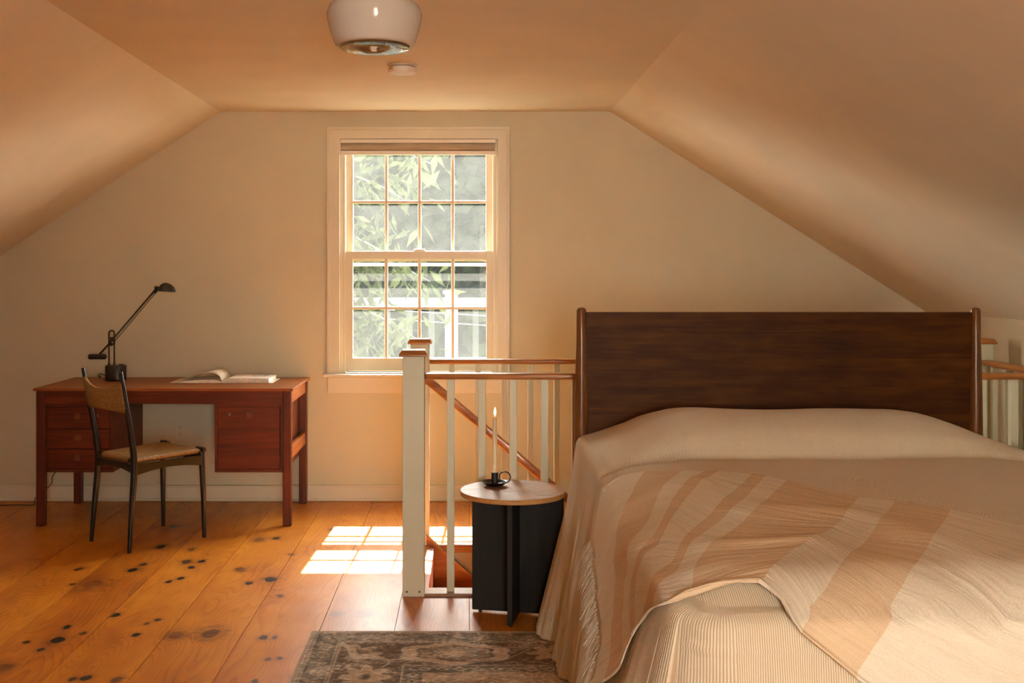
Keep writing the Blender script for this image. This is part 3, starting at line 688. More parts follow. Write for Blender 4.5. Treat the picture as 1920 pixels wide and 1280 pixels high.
# ------------------------------------------------------------------ chair
ch = empty('side_chair', (-1.618, 5.63, 0), 'slim black chair with woven paper cord seat and back, turned to the desk', 'chair')
fw = Vector((.67, .742, 0)); rt = Vector((.742, -.67, 0))
def C(r, f, z): return Vector((-1.618, 5.63, 0)) + rt*r + fw*f + Vector((0, 0, z))
BLf, BRf = Vector((-1.895, 5.575, 0)), Vector((-1.615, 5.36, 0))
def loc(v): d_ = v-Vector((-1.618, 5.63, 0)); return d_.dot(rt), d_.dot(fw)
rl, fl = loc(BLf); rr_, fr = loc(BRf)
rfl, ffl = loc(Vector((-1.612, 5.925, 0))); rfr, ffr = loc(Vector((-1.347, 5.665, 0)))
fb = (fl+fr)/2; ff = (ffl+ffr)/2
for r in (rl, rr_):
    s_ = 1 if r > 0 else -1
    pts = smooth_path([C(r, fb, 0.001), C(r*.97, fb+.016, .2), C(r*.95, fb+.032, .40), C(r*.955, fb+.022, .52), C(r*.98, fb-.012, .70), C(r*1.0, fb-.045, .868)], 5)
    rad = [np.interp(i/(len(pts)-1), [0, .25, .5, .6, 1], [.0095, .0145, .0165, .0155, .0085]) for i in range(len(pts))]
    bm = BM(); sweep(bm, pts, [float(q) for q in rad], 14); obj('rear_leg', bm, M_black, ch, smooth=60)
for r in (rfl, rfr):
    bm = BM(); pts = [C(r, ff, .001), C(r*.985, ff-.004, .2), C(r*.95, ff-.012, .435)]
    sweep(bm, smooth_path(pts, 5), [float(v) for v in np.linspace(.0095, .0155, 11)], 14); obj('front_leg', bm, M_black, ch, smooth=60)
zs = .432
fR = [C(rl*.95, fb+.03, zs), C(rr_*.95, fb+.03, zs), C(rfr*.97, ff-.005, zs+.005), C(rfl*.97, ff-.005, zs+.005)]   # BL BR FR FL
def rail(a, b_, z0, z1, t=.009, nm='seat_rail', arch=.02):
    bm = BM(); d_ = (b_-a); d_.z = 0; n_ = Vector((-d_.y, d_.x, 0)).normalized()*t; m_ = 12; R = []
    for i in range(m_+1):
        q = i/m_; p = a+(b_-a)*q; p.z = 0; lo = z0+arch*math.sin(math.pi*q)
        R.append([bm.verts.new(p+n_+Vector((0, 0, lo))), bm.verts.new(p-n_+Vector((0, 0, lo))), bm.verts.new(p-n_+Vector((0, 0, z1))), bm.verts.new(p+n_+Vector((0, 0, z1)))])
    for i in range(m_):
        for k in range(4): bm.faces.new([R[i][k], R[i+1][k], R[i+1][(k+1) % 4], R[i][(k+1) % 4]])
    bm.faces.new(R[0][::-1]); bm.faces.new(R[-1]); obj(nm, bm, M_black, ch)
rail(fR[0], fR[1], .375, .415); rail(fR[1], fR[2], .365, .418); rail(fR[3], fR[2], .372, .418); rail(fR[0], fR[3], .365, .418)
# woven seat: four triangular fields with a slight dish, wrapped over round rails
n = 40; P = np.zeros((n+1, n+1, 3)); U = np.zeros((n+1, n+1, 2))
for i in range(n+1):
    for j in range(n+1):
        u, v = i/n, j/n      # u left-right, v back-front
        a_ = fR[0]*(1-u)*(1-v)+fR[1]*u*(1-v)+fR[2]*u*v+fR[3]*(1-u)*v
        e = min(u, 1-u, v, 1-v); z = .448-.010*min(1, e*2.4)+.0035*(1-abs(1-2*min(1, e*9)))*0 - (.013*(1-min(1, e*14))**2) + (.006*v) - .0035*math.exp(-((abs(u-.5)-abs(v-.5))/.035)**2)
        if abs(u-.5) > abs(v-.5): q = v*.36
        else: q = u*.36
        P[i, j] = (a_.x, a_.y, z); U[i, j] = (q, 0)
me = grid_mesh('seat', P); uv_from(me, U.reshape(-1, 2)); se = link('seat', me, M_cord, ch, smooth=True)
sm = se.modifiers.new('thickness', 'SOLIDIFY'); sm.thickness = .022; sm.offset = -1
# black corner caps of the front rail
for (p, q) in ((fR[2], fR[3]), (fR[3], fR[2])):
    d_ = (p-q).normalized(); bm = BM(); sweep(bm, [p-d_*.050+Vector((0, 0, .006)), p+d_*.010+Vector((0, 0, .006)), p+d_*.016+Vector((0, 0, .006))], [.0135, .0135, .010], 16); obj('corner_cap', bm, M_black, ch, smooth=50)
for (p, q) in ((fR[0], fR[1]), (fR[1], fR[0])):
    d_ = (q-p).normalized(); bm = BM(); sweep(bm, [p+Vector((0, 0, .004)), p+d_*.03+Vector((0, 0, .004))], [.015, .014], 14); obj('corner_cap', bm, M_black, ch, smooth=50)
# woven back
n = 30; P = np.zeros((n+1, 13, 3)); U = np.zeros((n+1, 13, 2))
for i in range(n+1):
    u = i/n; r = rl+(rr_-rl)*(.0+u)
    for j in range(13):
        v = j/12; ztop = .828-.045*math.sin(math.pi*u)**.8*1.0+.0*u; zbot = .672+.014*math.sin(math.pi*u)-.004*u
        z = zbot+(ztop-zbot)*v; cf = np.interp(z, [.40, .52, .70, .868], [fb+.032, fb+.022, fb-.012, fb-.045])
        bow = -.035*math.sin(math.pi*u); p = C(r, cf+bow+.010*math.sin(math.pi*v)*(-1)*(0.6), z); P[i, j] = p; U[i, j] = (z, 0)
me = grid_mesh('backrest', P); uv_from(me, U.reshape(-1, 2)); bo = link('backrest', me, M_cord, ch, smooth=True)
sm = bo.modifiers.new('thickness', 'SOLIDIFY'); sm.thickness = .016; sm.offset = 0

# ------------------------------------------------------------------ railings
def newel(par, cx, cy, zb, zcap, w=.0905, cw=.118, screws=False):
    p = mkbox('newel_post', (cx-w/2, cx+w/2, cy-w/2, cy+w/2, zb, zcap), M_rail, par, bev=.002)
    bm = BM(); c0 = cw/2; c1 = c0-.011
    prof = [(c0-.002, 0), (c0, .002), (c0, .008), (c1, .0245), (c1-.004, .0255)]
    R = []
    for (h_, z) in prof: R.append([bm.verts.new((cx+a*h_, cy+b_*h_, zcap+.0005+z)) for a, b_ in ((-1, -1), (1, -1), (1, 1), (-1, 1))])
    for i in range(len(R)-1):
        for k in range(4): bm.faces.new([R[i][k], R[i][(k+1) % 4], R[i+1][(k+1) % 4], R[i+1][k]])
    bm.faces.new(R[0][::-1]); bm.faces.new(R[-1]); obj('post_cap', bm, M_pine, p)
    if screws:
        for sx_ in (-.027, .025):
            bm = BM(); lathe(bm, [(0, 0), (.0042, 0), (.0042, .0006), (0, .0006)], (0, 0, 0), 14)
            for v in bm.verts: v.co = Vector((cx+sx_+v.co.x, cy-w/2-.0004-v.co.z, .022+v.co.y))
            obj('screw_hole', bm, M_dark, p)
def handrail(par, x0, x1, y0, y1, z0, z1, mat=None):
    mkbox('handrail', (x0, x1, y0, y1, z0, z1), mat or M_pine, par, bev=.008, seg=3, smooth=40)
nr = empty('near_railing', (-.2315, 4.677, 0), 'white stair railing with pine handrail nearest the bed and side table', 'railing')
NY = 4.677
newel(nr, -.2315, NY, .001, .9945, screws=True); newel(nr, 2.58, NY, .001, .9945)
handrail(nr, -.185, 2.533, NY-.033, NY+.033, .897, .9225)
mkbox('curb_board', (OX0+.0, 2.533, 4.634, OY0-.0005, .0008, .0135), wood('curb_wood', (0.20, 0.09, 0.03), (0.30, 0.15, 0.06), (0.42, 0.24, 0.12), 'x', 0.3, 1.0, 0.5), nr, bev=.002)
for i in range(20):
    xx = -.078+.1305*i
    mkbox('baluster', (xx-.0155, xx+.0155, NY-.0155, NY+.0155, .0139, .8965), M_rail, nr, bev=.0015)
fr_ = empty('far_railing', (-.2235, 5.576, 0), 'white stair railing with pine handrail just in front of the window wall', 'railing')
FY = 5.576
M_pinef = M_pine
newel(fr_, -.2435, FY-.028, .0012, .9885); newel(fr_, 2.53, FY-.028, .0012, .9885)
handrail(fr_, -.197, 2.483, FY-.028, FY+.028, .886, .910)
for i in range(20):
    xx = -.087+.1305*i
    mkbox('baluster', (xx-.0137, xx+.0137, FY-.0137, FY+.0137, .0012, .8855), M_rail, fr_, bev=.0015)
sr = empty('side_railing', (2.53, 5.1, 0), 'short side railing beyond the right headboard post', 'railing')
handrail(sr, 2.503, 2.559, NY+.046, FY-.075, .886, .912, M_pine_y)
for i in range(6):
    yy = 4.80+.12*i
    mkbox('baluster', (2.531-.0137, 2.531+.0137, yy-.0137, yy+.0137, .0012, .8855), M_rail, sr, bev=.0015)

# ------------------------------------------------------------------ side table, candle
TX, TY, TZ = .172, 4.425, .485
tb = empty('side_table', (TX, TY, 0), 'round wooden-topped side table on a black cross base beside the bed', 'table')
bm = BM(); lathe(bm, [(0, 0), (.205, 0), (.208, .003), (.208, .018), (.2065, .0198), (0, .0198)], (TX, TY, TZ-.020), 96)
tp = obj('table_top', bm, [M_ttop, M_tedge], tb, smooth=35)
for f_ in tp.data.polygons:
    if abs(f_.normal.z) < .9: f_.material_index = 1
CXp, CYp = .190, 4.404; R12 = Matrix.Rotation(math.radians(-12), 3, 'Z')
mkbox('panel', (CXp-.181, CXp+.181, CYp-.010, CYp+.010, .010, TZ-.0205), M_ebony, tb, bev=.001, rot=R12, piv=(CXp, CYp, .2))
mkbox('panel', (CXp-.010, CXp+.010, CYp-.181, CYp-.0105, .010, TZ-.0205), M_ebony, tb, bev=.001, rot=R12, piv=(CXp, CYp, .2))
mkbox('panel', (CXp-.010, CXp+.010, CYp+.0105, CYp+.181, .010, TZ-.0205), M_ebony, tb, bev=.001, rot=R12, piv=(CXp, CYp, .2))
for (a, b_) in ((-.15, 0), (.15, 0), (0, -.16), (0, .16)):
    v = R12 @ Vector((a, b_, 0)); bm = BM(); lathe(bm, [(0, 0), (.007, 0), (.007, .0088), (0, .0088)], (CXp+v.x, CYp+v.y, .001), 12); obj('foot', bm, M_ebony, tb)
KX, KY = .102, 4.50
hd = empty('candle_holder', (KX, KY, TZ), 'black metal chamberstick with a ring handle on the side table', 'candle holder')
bm = BM(); lathe(bm, [(0, 0), (.030, 0), (.036, .003), (.047, .013), (.051, .017), (.0515, .0185), (.049, .0185), (.044, .013), (.034, .006), (0, .005)], (KX, KY, TZ+.0006), 48); obj('dish', bm, M_blackm, hd, smooth=50)
bm = BM(); lathe(bm, [(0, 0), (.0135, 0), (.0135, .044), (.0165, .047), (.0165, .0495), (.0105, .0495), (.0105, .02), (0, .02)], (KX, KY, TZ+.0057), 32); obj('cup', bm, M_blackm, hd, smooth=35)
bm = BM(); hc = Vector((KX+.040, KY-.006, TZ+.036)); n = 28
sweep(bm, [hc+Vector((.0225*math.cos(a), -.004*math.cos(a), .0225*math.sin(a))) for a in np.linspace(math.radians(200), math.radians(200-350), n)], .0026, 8, flat=1.4); obj('ring_handle', bm, M_blackm, hd, smooth=True)
cn = empty('taper_candle', (KX, KY, TZ+.026), 'lit ivory taper candle standing in the black holder', 'candle')
mw, nn_, b = newmat('ivory_wax'); b.inputs['Base Color'].default_value = (.80, .66, .42, 1); b.inputs['Roughness'].default_value = .35
b.inputs['Subsurface Weight'].default_value = .15; b.inputs['Subsurface Radius'].default_value = (.02, .01, .004); b.inputs['Subsurface Scale'].default_value = .6
cz = TZ+.027; ct = px(0, 781, KY).z
bm = BM(); lathe(bm, [(0, 0), (.0102, 0), (.0100, (ct-cz)*.5), (.0084, ct-cz-.006), (.0080, ct-cz), (.0065, ct-cz+.0006), (.004, ct-cz-.002), (0, ct-cz-.003)], (KX, KY, cz), 32); obj('wax', bm, mw, cn, smooth=50)
bm = BM(); sweep(bm, [(KX, KY, ct-.003), (KX+.0005, KY, ct+.004), (KX+.0022, KY, ct+.009)], .0008, 6); obj('wick', bm, M_dark, cn)
mf = bpy.data.materials.new('flame'); mf.use_nodes = True; n_ = mf.node_tree; n_.nodes.clear()
oo = N(n_, 'ShaderNodeOutputMaterial'); em = N(n_, 'ShaderNodeEmission'); em.inputs[1].default_value = 14.0
rz = N(n_, 'ShaderNodeSeparateXYZ'); L(n_, N(n_, 'ShaderNodeTexCoord').outputs['Generated'], rz.inputs[0])
rc_ = ramp(n_, rz.outputs[2], [(0.0, (0.25, 0.12, 0.08)), (0.25, (1.0, 0.45, 0.12)), (0.5, (1.0, 0.72, 0.35)), (1.0, (1.0, 0.5, 0.15))]); L(n_, rc_.outputs[0], em.inputs[0]); L(n_, em.outputs[0], oo.inputs[0])
bm = BM(); lathe(bm, [(0, 0), (.0028, .004), (.0046, .011), (.0042, .018), (.0026, .027), (.001, .034), (0, .037)], (KX+.0012, KY, ct+.002), 20); obj('flame', bm, mf, cn, smooth=True)

# ------------------------------------------------------------------ rug
RUX0, RUX1, RUY0, RUY1 = -.583, 2.45, 2.05, 4.169
def rug():
    s_ = .0055; nx = int((RUX1-RUX0)/s_); ny = int((RUY1-RUY0)/s_)
    X = np.linspace(RUX0, RUX1, nx); Y = np.linspace(RUY0, RUY1, ny); XX, YY = np.meshgrid(X, Y, indexing='ij')
    rng = np.random.RandomState(5)
    def vn(sx, sy):
        gx = int((RUX1-RUX0)/sx)+3; gy = int((RUY1-RUY0)/sy)+3; g = rng.rand(gx, gy)
        fx = (XX-RUX0)/sx; fy = (YY-RUY0)/sy; ix = fx.astype(int); iy = fy.astype(int); tx = fx-ix; ty = fy-iy; tx = tx*tx*(3-2*tx); ty = ty*ty*(3-2*ty)
        return (g[ix, iy]*(1-tx)+g[ix+1, iy]*tx)*(1-ty)+(g[ix, iy+1]*(1-tx)+g[ix+1, iy+1]*tx)*ty
    dxl = XX-RUX0; dyl = RUY1-YY; dxr = RUX1-XX; dyn = YY-RUY0
    d = np.minimum(np.minimum(dxl, dxr), np.minimum(dyl, dyn))
    # running coordinate along the border
    s1 = np.where(np.minimum(dyl, dyn) <= np.minimum(dxl, dxr), XX, YY+.21)
    dark = np.array(lin((84, 72, 62))); brown = np.array(lin((140, 118, 98))); peach = np.array(lin((214, 188, 158))); grey = np.array(lin((122, 116, 108))); lt = np.array(lin((214, 200, 178)))
    C_ = np.zeros(XX.shape+(3,)); C_[:] = brown
    def put(mask, col, a=1.0): m_ = (mask.astype(float)*a)[..., None]; C_[:] = C_*(1-m_)+col*m_
    def line(v, w): return np.clip(1.3-np.abs(v)/w, 0, 1)
    put(d < .012, lt, .7); b1 = (d > .012) & (d < .115); put(b1, grey, .85)
    put(line(d-.020, .003), lt, .7); put(line(d-.112, .003), lt, .8); put(line(d-.034, .0025), dark, .7)
    # small motifs in outer border
    u = np.mod(s1, .085)/.085-.5; v = (d-.072)/.075
    rr = np.abs(u)*1.6+np.abs(v)*1.8
    put(b1 & (rr < .62), lt, .55); put(b1 & (rr < .45), dark, .7); put(b1 & (rr < .2), peach, .8)
    ph = np.sin(s1*2*np.pi/.085); put(line(d-.072-.022*ph, .003)*b1, lt, .5)
    # main border with medallions
    b2 = (d > .118) & (d < .36); put(b2, dark, .55)
    v = (d-.238)/.105; u = (np.mod(s1-(-.05)+.36, .72)-.36)/.19
    q = np.sqrt(u*u+v*v)+.07*np.cos(6*np.arctan2(v, u)); 
    put(b2 & (q < 1.0), peach, .85); put(line(q-1.0, .05)*b2, lt, .9); put(b2 & (q < .72), brown, .8); put(line(q-.70, .05)*b2, dark, .8)
    put(b2 & (q < .48), grey, .8); put(b2 & (q < .26), peach, .9); put(line(q-.36, .04)*b2, lt, .8)
    u2 = (np.mod(s1-(-.05), .72)-.36)/.13; q2 = np.abs(u2)+np.abs(v)*.8
    ang_ = np.arctan2(v, u2); pet = .45+.35*np.abs(np.cos(4*ang_)); rad = np.sqrt(u2*u2+v*v)
    put(b2 & (rad < pet) & (rad > .12), peach, .75); put(line(rad-pet, .05)*b2, lt, .8); put(b2 & (rad < .2), dark, .7)
    vine = .07*np.sin(s1*2*np.pi/.36); put(line(d-.238-vine, .004)*b2*(q > 1.02)*(rad > .8), lt, .9)
    vine = .07*np.sin(s1*2*np.pi/.24+1); put(line(d-.238-vine, .003)*b2*(q > 1.02)*(rad > .8), peach, .6)
    put(line(d-.12, .003), lt, .8); put(line(d-.358, .003), lt, .8)
    b3 = (d > .36) & (d < .43); put(b3, grey, .9); u = np.mod(s1, .06)/.06-.5; v = (d-.395)/.05; put(b3 & (np.abs(u)+np.abs(v) < .42), lt, .6); put(b3 & (np.abs(u)+np.abs(v) < .2), dark, .8); put(line(d-.43, .003), lt, .8)
    b4 = d > .43; put(b4, peach, .7)
    u = np.mod(XX, .14)/.14-.5; v = np.mod(YY, .10)/.10-.5; q = np.abs(u)+np.abs(v); put(line(q-.4, .06)*b4, brown, .8); put(b4 & (q < .2), dark, .5); put(b4 & (q < .1), lt, .7)
    # wear
    w1 = vn(.006, .006); w2 = vn(.014, .006); w3 = vn(.10, .05); w4 = vn(.035, .012); w5 = vn(.0056, .0056)
    wear = np.clip((w2*.35+w1*.45+w3*.45-.60)*3.2, 0, 1)[..., None]*.75; C_[:] = C_*(1-wear)+lt*wear*1.0
    dk_ = np.clip((w4*.4+w5*.6+(1-w3)*.3-.72)*3.2, 0, 1)[..., None]*.75; C_[:] = C_*(1-dk_)+dark*dk_*.8
    C_ *= (.55+.80*w5)[..., None]*(.80+.3*w2)[..., None]
    Pp = np.stack([XX, YY, np.full_like(XX, .0075)+w5*.0008], -1)
    Pp[0, :, 2] = Pp[-1, :, 2] = Pp[:, 0, 2] = Pp[:, -1, 2] = .0015
    me = grid_mesh('area_rug', Pp); ca = me.color_attributes.new('pile', 'FLOAT_COLOR', 'POINT')
    buf = np.concatenate([C_, np.ones(XX.shape+(1,))], -1).reshape(-1).astype(np.float32); ca.data.foreach_set('color', buf)
    m, n, b = newmat('rug_pile'); at = N(n, 'ShaderNodeAttribute'); at.attribute_name = 'pile'; L(n, at.outputs['Color'], b.inputs['Base Color']); b.inputs['Roughness'].default_value = 1.0; b.inputs['Specular IOR Level'].default_value = .05
    bump(n, b, noise_(n, N(n, 'ShaderNodeTexCoord').outputs['Object'], 500, 2), .4, .003)
    o = link('area_rug', me, m, loc=(RUX0, RUY0, 0)); setp(o, 'worn brown and grey oriental rug reaching under the bed', 'rug')
    bm = BM(); box(bm, RUX0-.004, RUX0+.004, RUY0, RUY1+.004, .001, .008, bev=.002); box(bm, RUX0+.004, RUX1, RUY1-.004, RUY1+.004, .001, .008, bev=.002)
    obj('binding', bm, plain('rug_binding', lin((176, 158, 132)), .95), o)
rug()

# ------------------------------------------------------------------ bed
bd = empty('bed', (1.228, 3.4, 0), 'walnut bed with a wide plain headboard and tapered round posts', 'bed')
HY = 4.455
bm = BM(); box(bm, .462, 1.994, HY-.010, HY+.014, .40, px(0, 585, HY).z, bev=.002); obj('headboard', bm, M_head, bd)
for cxp in (1090, 1829):
    X = (cxp-VX)*HY/F; zt = px(0, 576, HY).z
    zz = [0.010, .35, .62, .85, 1.08, zt-.012, zt-.005, zt-.001, zt]; ra = [.020, .028, .0290, .0265, .0205, .0190, .0165, .010, 0.0]
    bm = BM(); lathe(bm, list(zip([0]+ra, [0.010]+zz)), (X, HY, 0), 36); obj('post', bm, M_walnut_z, bd, smooth=50)
for (x0, x1, y0, y1) in ((.50, 1.95, 2.50, 2.54), (.50, .53, 2.54, 4.44), (1.92, 1.95, 2.54, 4.44)):
    mkbox('side_rail', (x0, x1, y0, y1, .22, .36), M_walnut_z, bd, bev=.003)
for x in (.53, 1.90): mkbox('leg', (x-.02, x+.02, 2.56, 2.60, .010, .22), M_walnut_z, bd, bev=.003)
mt = mkbox('mattress', (.50, 1.95, 2.34, 4.40, .365, .66), M_page, bd, bev=.04, seg=3)

# coverlet: one continuous sheet over mattress and pillows with a hanging skirt
BX0, BX1, BY0, BY1 = .455, 2.000, 2.30, 4.425
ZT = .70
def bumpx(x): return sum(bumpx0(np.asarray(x)+o) for o in (-.06, -.03, 0, .03, .06))/5
def bumpx0(x): return np.interp(x, [.40, .455, .52, .60, .68, .82, 1.0, 1.2, 1.64, 1.76, 1.92, 2.08], [-.02, -.004, .034, .082, .116, .134, .130, .122, .124, .095, .028, -.02])
def bumpy(y):
    return np.interp(y, [2.0, 3.86, 3.90, 3.925, 3.95, 4.00, 4.07, 4.16, 4.26, 4.36, 4.43], [0, 0, -.06, -.22, .10, .52, .78, .96, 1.0, .86, .62])
def zt_(x, y):
    x = np.asarray(x, float); y = np.asarray(y, float); y0 = y
    y = y+np.interp(x, [.455, .60, .78, 1.8, 2.0], [.27, .13, 0, 0, .10])*np.clip((y-3.2)/.4, 0, 1)*np.clip((4.425-y)/.35, 0, 1)
    ed = .050*np.clip((BY0+.17-y0)/.17, 0, 1)**2+.030*np.clip((BX0+.12-x)/.12, 0, 1)**2*np.clip((3.7-y0)/.3, 0, 1)+.030*np.clip((x-BX1+.12)/.12, 0, 1)**2*np.clip((3.7-y0)/.3, 0, 1)
    w = .0035*np.sin(x*5+y*3)+.003*np.sin(x*11-y*6)
    fold = -.014*np.exp(-((y-3.915)/.022)**2)
    return ZT+bumpx(x)*bumpy(y)+w*.8+fold-ed
def perim(n):
    """points round the bed, from the head-left corner down the left side, across the foot, up the right side"""
    r = .085; segs = []
    yl = np.linspace(BY1, BY0+r, int(n*.36)); segs += [(BX0, y, -1, 0) for y in yl]
    for a in np.linspace(0, math.pi/2, int(n*.06))[1:]: segs.append((BX0+r-r*math.cos(a), BY0+r-r*math.sin(a), -math.cos(a), -math.sin(a)))
    xl = np.linspace(BX0+r, BX1-r, int(n*.28))[1:]; segs += [(x, BY0, 0, -1) for x in xl]
    for a in np.linspace(math.pi/2, 0, int(n*.06))[1:]: segs.append((BX1-r+r*math.cos(a), BY0+r-r*math.sin(a), math.cos(a), -math.sin(a)))
    segs += [(BX1, y, 1, 0) for y in yl[::-1][1:]]
    return np.array(segs)
def fold_amt(s, side):
    """fold displacement at full drop as a function of running length"""
    return (.016*np.sin(s*11.0+.4)+.012*np.sin(s*19.3+1.7)+.007*np.sin(s*37.0)+.003*np.sin(s*71.0)+.0025*np.sin(s*113.0)-.040*np.exp(-((s-.40)/.035)**2)+.026*np.exp(-((s-.53)/.06)**2))
def flare_y(y): return np.interp(y, [2.3, 2.75, 3.45, 3.88, 4.12, 4.25, 4.42], [.20, .19, .125, .12, .20, .18, .11])
def coverlet():
    pr = perim(900); npn = len(pr)
    ds = np.r_[0, np.cumsum(np.hypot(np.diff(pr[:, 0]), np.diff(pr[:, 1])))]
    cx0, cx1, cy0, cy1 = BX0, BX1, BY0, BY1
    rows = []; uvs = []
    # top: contract perimeter to a centre spine
    nin = 60
    for k in range(nin):
        t = k/nin                      # 0 centre, 1 edge
        sx_ = t; X = 1.228+(pr[:, 0]-1.228)*sx_; Yc = 3.36
        Y = Yc+(pr[:, 1]-Yc)*sx_
        rows.append((X, Y))
    P = []; 
    for X, Y in rows:
        Z = zt_(X, Y); P.append(np.stack([X, Y, Z], -1)); uvs.append(np.stack([X, Y], -1))
    # edge round-over and skirt
    s = ds; drop_total = ZT-.012
    hd_ = np.clip((pr[:, 1]-4.0)/.4, 0, 1)
    zr0 = zt_(pr[:, 0], pr[:, 1])
    base_side = np.where(np.abs(pr[:, 3]) > .5, .10, flare_y(pr[:, 1]))
    nd = 60
    for k in range(nd+1):
        t = k/nd
        z = zr0*(1-t)+.012*t if k else zr0
        rnd = .030*np.sqrt(np.clip(1-(1-np.clip(t/.05, 0, 1))**2, 0, 1))
        fl = base_side*t
        fo = fold_amt(s, 0)*np.clip(t-.03, 0, 1)**1.1*1.0*(1.0+.8*(np.abs(pr[:, 2]*pr[:, 3]) > .01))
        # big flare at the head-left corner
        out = rnd+fl*.9+fo
        ft = np.clip((np.abs(pr[:, 3])-.5)*4, 0, 1); dr = (zr0-z)
        out = out+ft*(.005*np.exp(-((dr-.062)/.006)**2)+.0045*np.sin(s*58+2*np.sin(s*9))*np.clip((dr-.065)/.05, 0, 1))
        out = np.maximum(out, .02*min(1, k))
        X = pr[:, 0]+pr[:, 2]*out; Y = pr[:, 1]+pr[:, 3]*out
        pin = np.clip((pr[:, 1]-4.28)/.12, 0, 1)
        Y = Y-pin*.14*t                 # pull the head end forward at the hem
        P.append(np.stack([X, Y, z], -1)); uvs.append(np.stack([ds, z+0*ds], -1))
    P = np.array(P).transpose(1, 0, 2); U = np.array(uvs).transpose(1, 0, 2)
    me = grid_mesh('coverlet', P); uv_from(me, U.reshape(-1, 2))
    bm = BM(); bm.from_mesh(me)
    bmesh.ops.remove_doubles(bm, verts=bm.verts, dist=.0004)
    # close the head edge of the top: bridge from centre to head line
    hv = [(x, BY1) for x in np.linspace(BX0, BX1, 60)]
    bm.to_mesh(me); bm.free()
    return me
me = coverlet()
cv = link('coverlet', me, M_cover, smooth=True, loc=(1.228, 3.36, .7)); setp(cv, 'cream ribbed coverlet over the bed and pillows, hanging to the floor', 'bedspread')
# head part of the top (between the two fans of the sheet)
n = 120; m_ = 50; P = np.zeros((n, m_, 3))
for j in range(m_):
    t = j/(m_-1); y = 3.36+(BY1-3.36)*t; xs = np.linspace(1.228+(BX0-1.228)*t, 1.228+(BX1-1.228)*t, n)
    P[:, j, 0] = xs; P[:, j, 1] = y; P[:, j, 2] = zt_(xs, np.full(n, y))
me2 = grid_mesh('tmp', P); uv_from(me2, P.reshape(-1, 3)[:, :2].copy())
bm = BM(); bm.from_mesh(cv.data)
o_ = ORG[cv.name]
for v in me2.vertices: v.co = v.co-o_
bm.from_mesh(me2); bmesh.ops.remove_doubles(bm, verts=bm.verts, dist=.002); bmesh.ops.recalc_face_normals(bm, faces=bm.faces)
for f_ in bm.faces: f_.smooth = True
bm.to_mesh(cv.data); bm.free()
# back hem behind the pillows
n = 60; P = np.zeros((n, 6, 3))
for j in range(6):
    xs = np.linspace(BX0, BX1, n); t = j/5; P[:, j, 0] = xs; P[:, j, 1] = BY1+.006*math.sin(t*1.5); P[:, j, 2] = zt_(xs, np.full(n, BY1))*(1-t)+.60*t
me3 = grid_mesh('hem_behind_pillows', P); U3 = P.reshape(-1, 3)[:, [0, 2]].copy(); uv_from(me3, U3); link('rear_hem', me3, M_cover, cv, smooth=True)

# throw: sheet coordinates (a, b): a across (a<0 hangs down the left side), b along the bed
FD = .10
def surf(a, b):
    """position on the coverlet and outward normal for sheet coordinates; a<0 down the left side, b<BY0 down the foot"""
    if a >= 0 and b >= BY0:
        x = BX0+a; return Vector((x, b, float(zt_(x, b)))), Vector((0, 0, 1))
    if a < 0:
        drop = -a; t = drop/.69; s_ = BY1-max(b, BY0+.0)
        fo = float(fold_amt(s_, 0))*max(t-.03, 0)**1.1*.8; rnd = .030*math.sqrt(max(0, 1-(1-min(t/.05, 1))**2))
        out = rnd+float(flare_y(b))*t*.9+fo; z = float(zt_(BX0, b))-drop*.965
        ex = max(0, BY0+.06-b)
        return Vector((BX0-out+.0, max(b, BY0-.03), z)), Vector((-.96, 0, .25))
    drop = BY0-b; t = drop/.69; x = BX0+a; out = .030*math.sqrt(max(0, 1-(1-min(t/.05, 1))**2))+.10*t*.9+max(0,float(fold_amt(1.99+(x-BX0-.085),0)))*max(t-.03,0)
    return Vector((x, BY0-out, float(zt_(x, BY0))-drop*.96)), Vector((0, -.97, .25))
def px_sheet(x, y):
    """where the line of sight through a photo point meets the bed top, its left side or its foot"""
    kx, kz = (x-VX)/F, (y-VY)/F
    Y = (H-ZT-.005)/kz; X = kx*Y
    if X >= BX0 and Y >= BY0: return X-BX0, Y
    if X >= BX0:
        Y = BY0-.035; z = H-kz*Y; return kx*Y-BX0, BY0-(ZT-z)
    # left side plane: X = BX0-.03-.25*(ZT-z)
    # kx*Y = BX0-.03-.25*(ZT-H+kz*Y)
    Y = (BX0-.02-.25*(ZT-H))/(kx+.25*kz); z = H-kz*Y
    return -(ZT-z)*1.02, Y
COLS = [
 ([(1120,1003),(1133,1060),(1140,1130),(1130,1275)], 0),
 ([(1222,886),(1176,940),(1166,1075),(1160,1262)], 1),
 ([(1290,881),(1240,922),(1186,1065),(1188,1228)], 0),
 ([(1330,884),(1268,925),(1199,1060),(1200,1188)], 1),
 ([(1345,885),(1295,925),(1208,1050),(1212,1170)], 0),
 ([(1418,891),(1340,965),(1246,1050),(1217,1160)], 1),
 ([(1436,893),(1375,962),(1262,1045),(1238,1122)], 0),
 ([(1476,900),(1400,970),(1300,1045),(1264,1098)], 1),
 ([(1610,932),(1572,985),(1492,1028),(1422,1082)], 0),
 ([(1680,941),(1631,1010),(1560,1075),(1496,1138)], 1),
 ([(1784,957),(1745,1025),(1665,1125),(1593,1222)], 0),
 ([(1930,985),(1900,1080),(1840,1220),(1780,1380)], 0),
 ([(2120,1020),(2110,1150),(2080,1330),(2040,1520)], 0)]
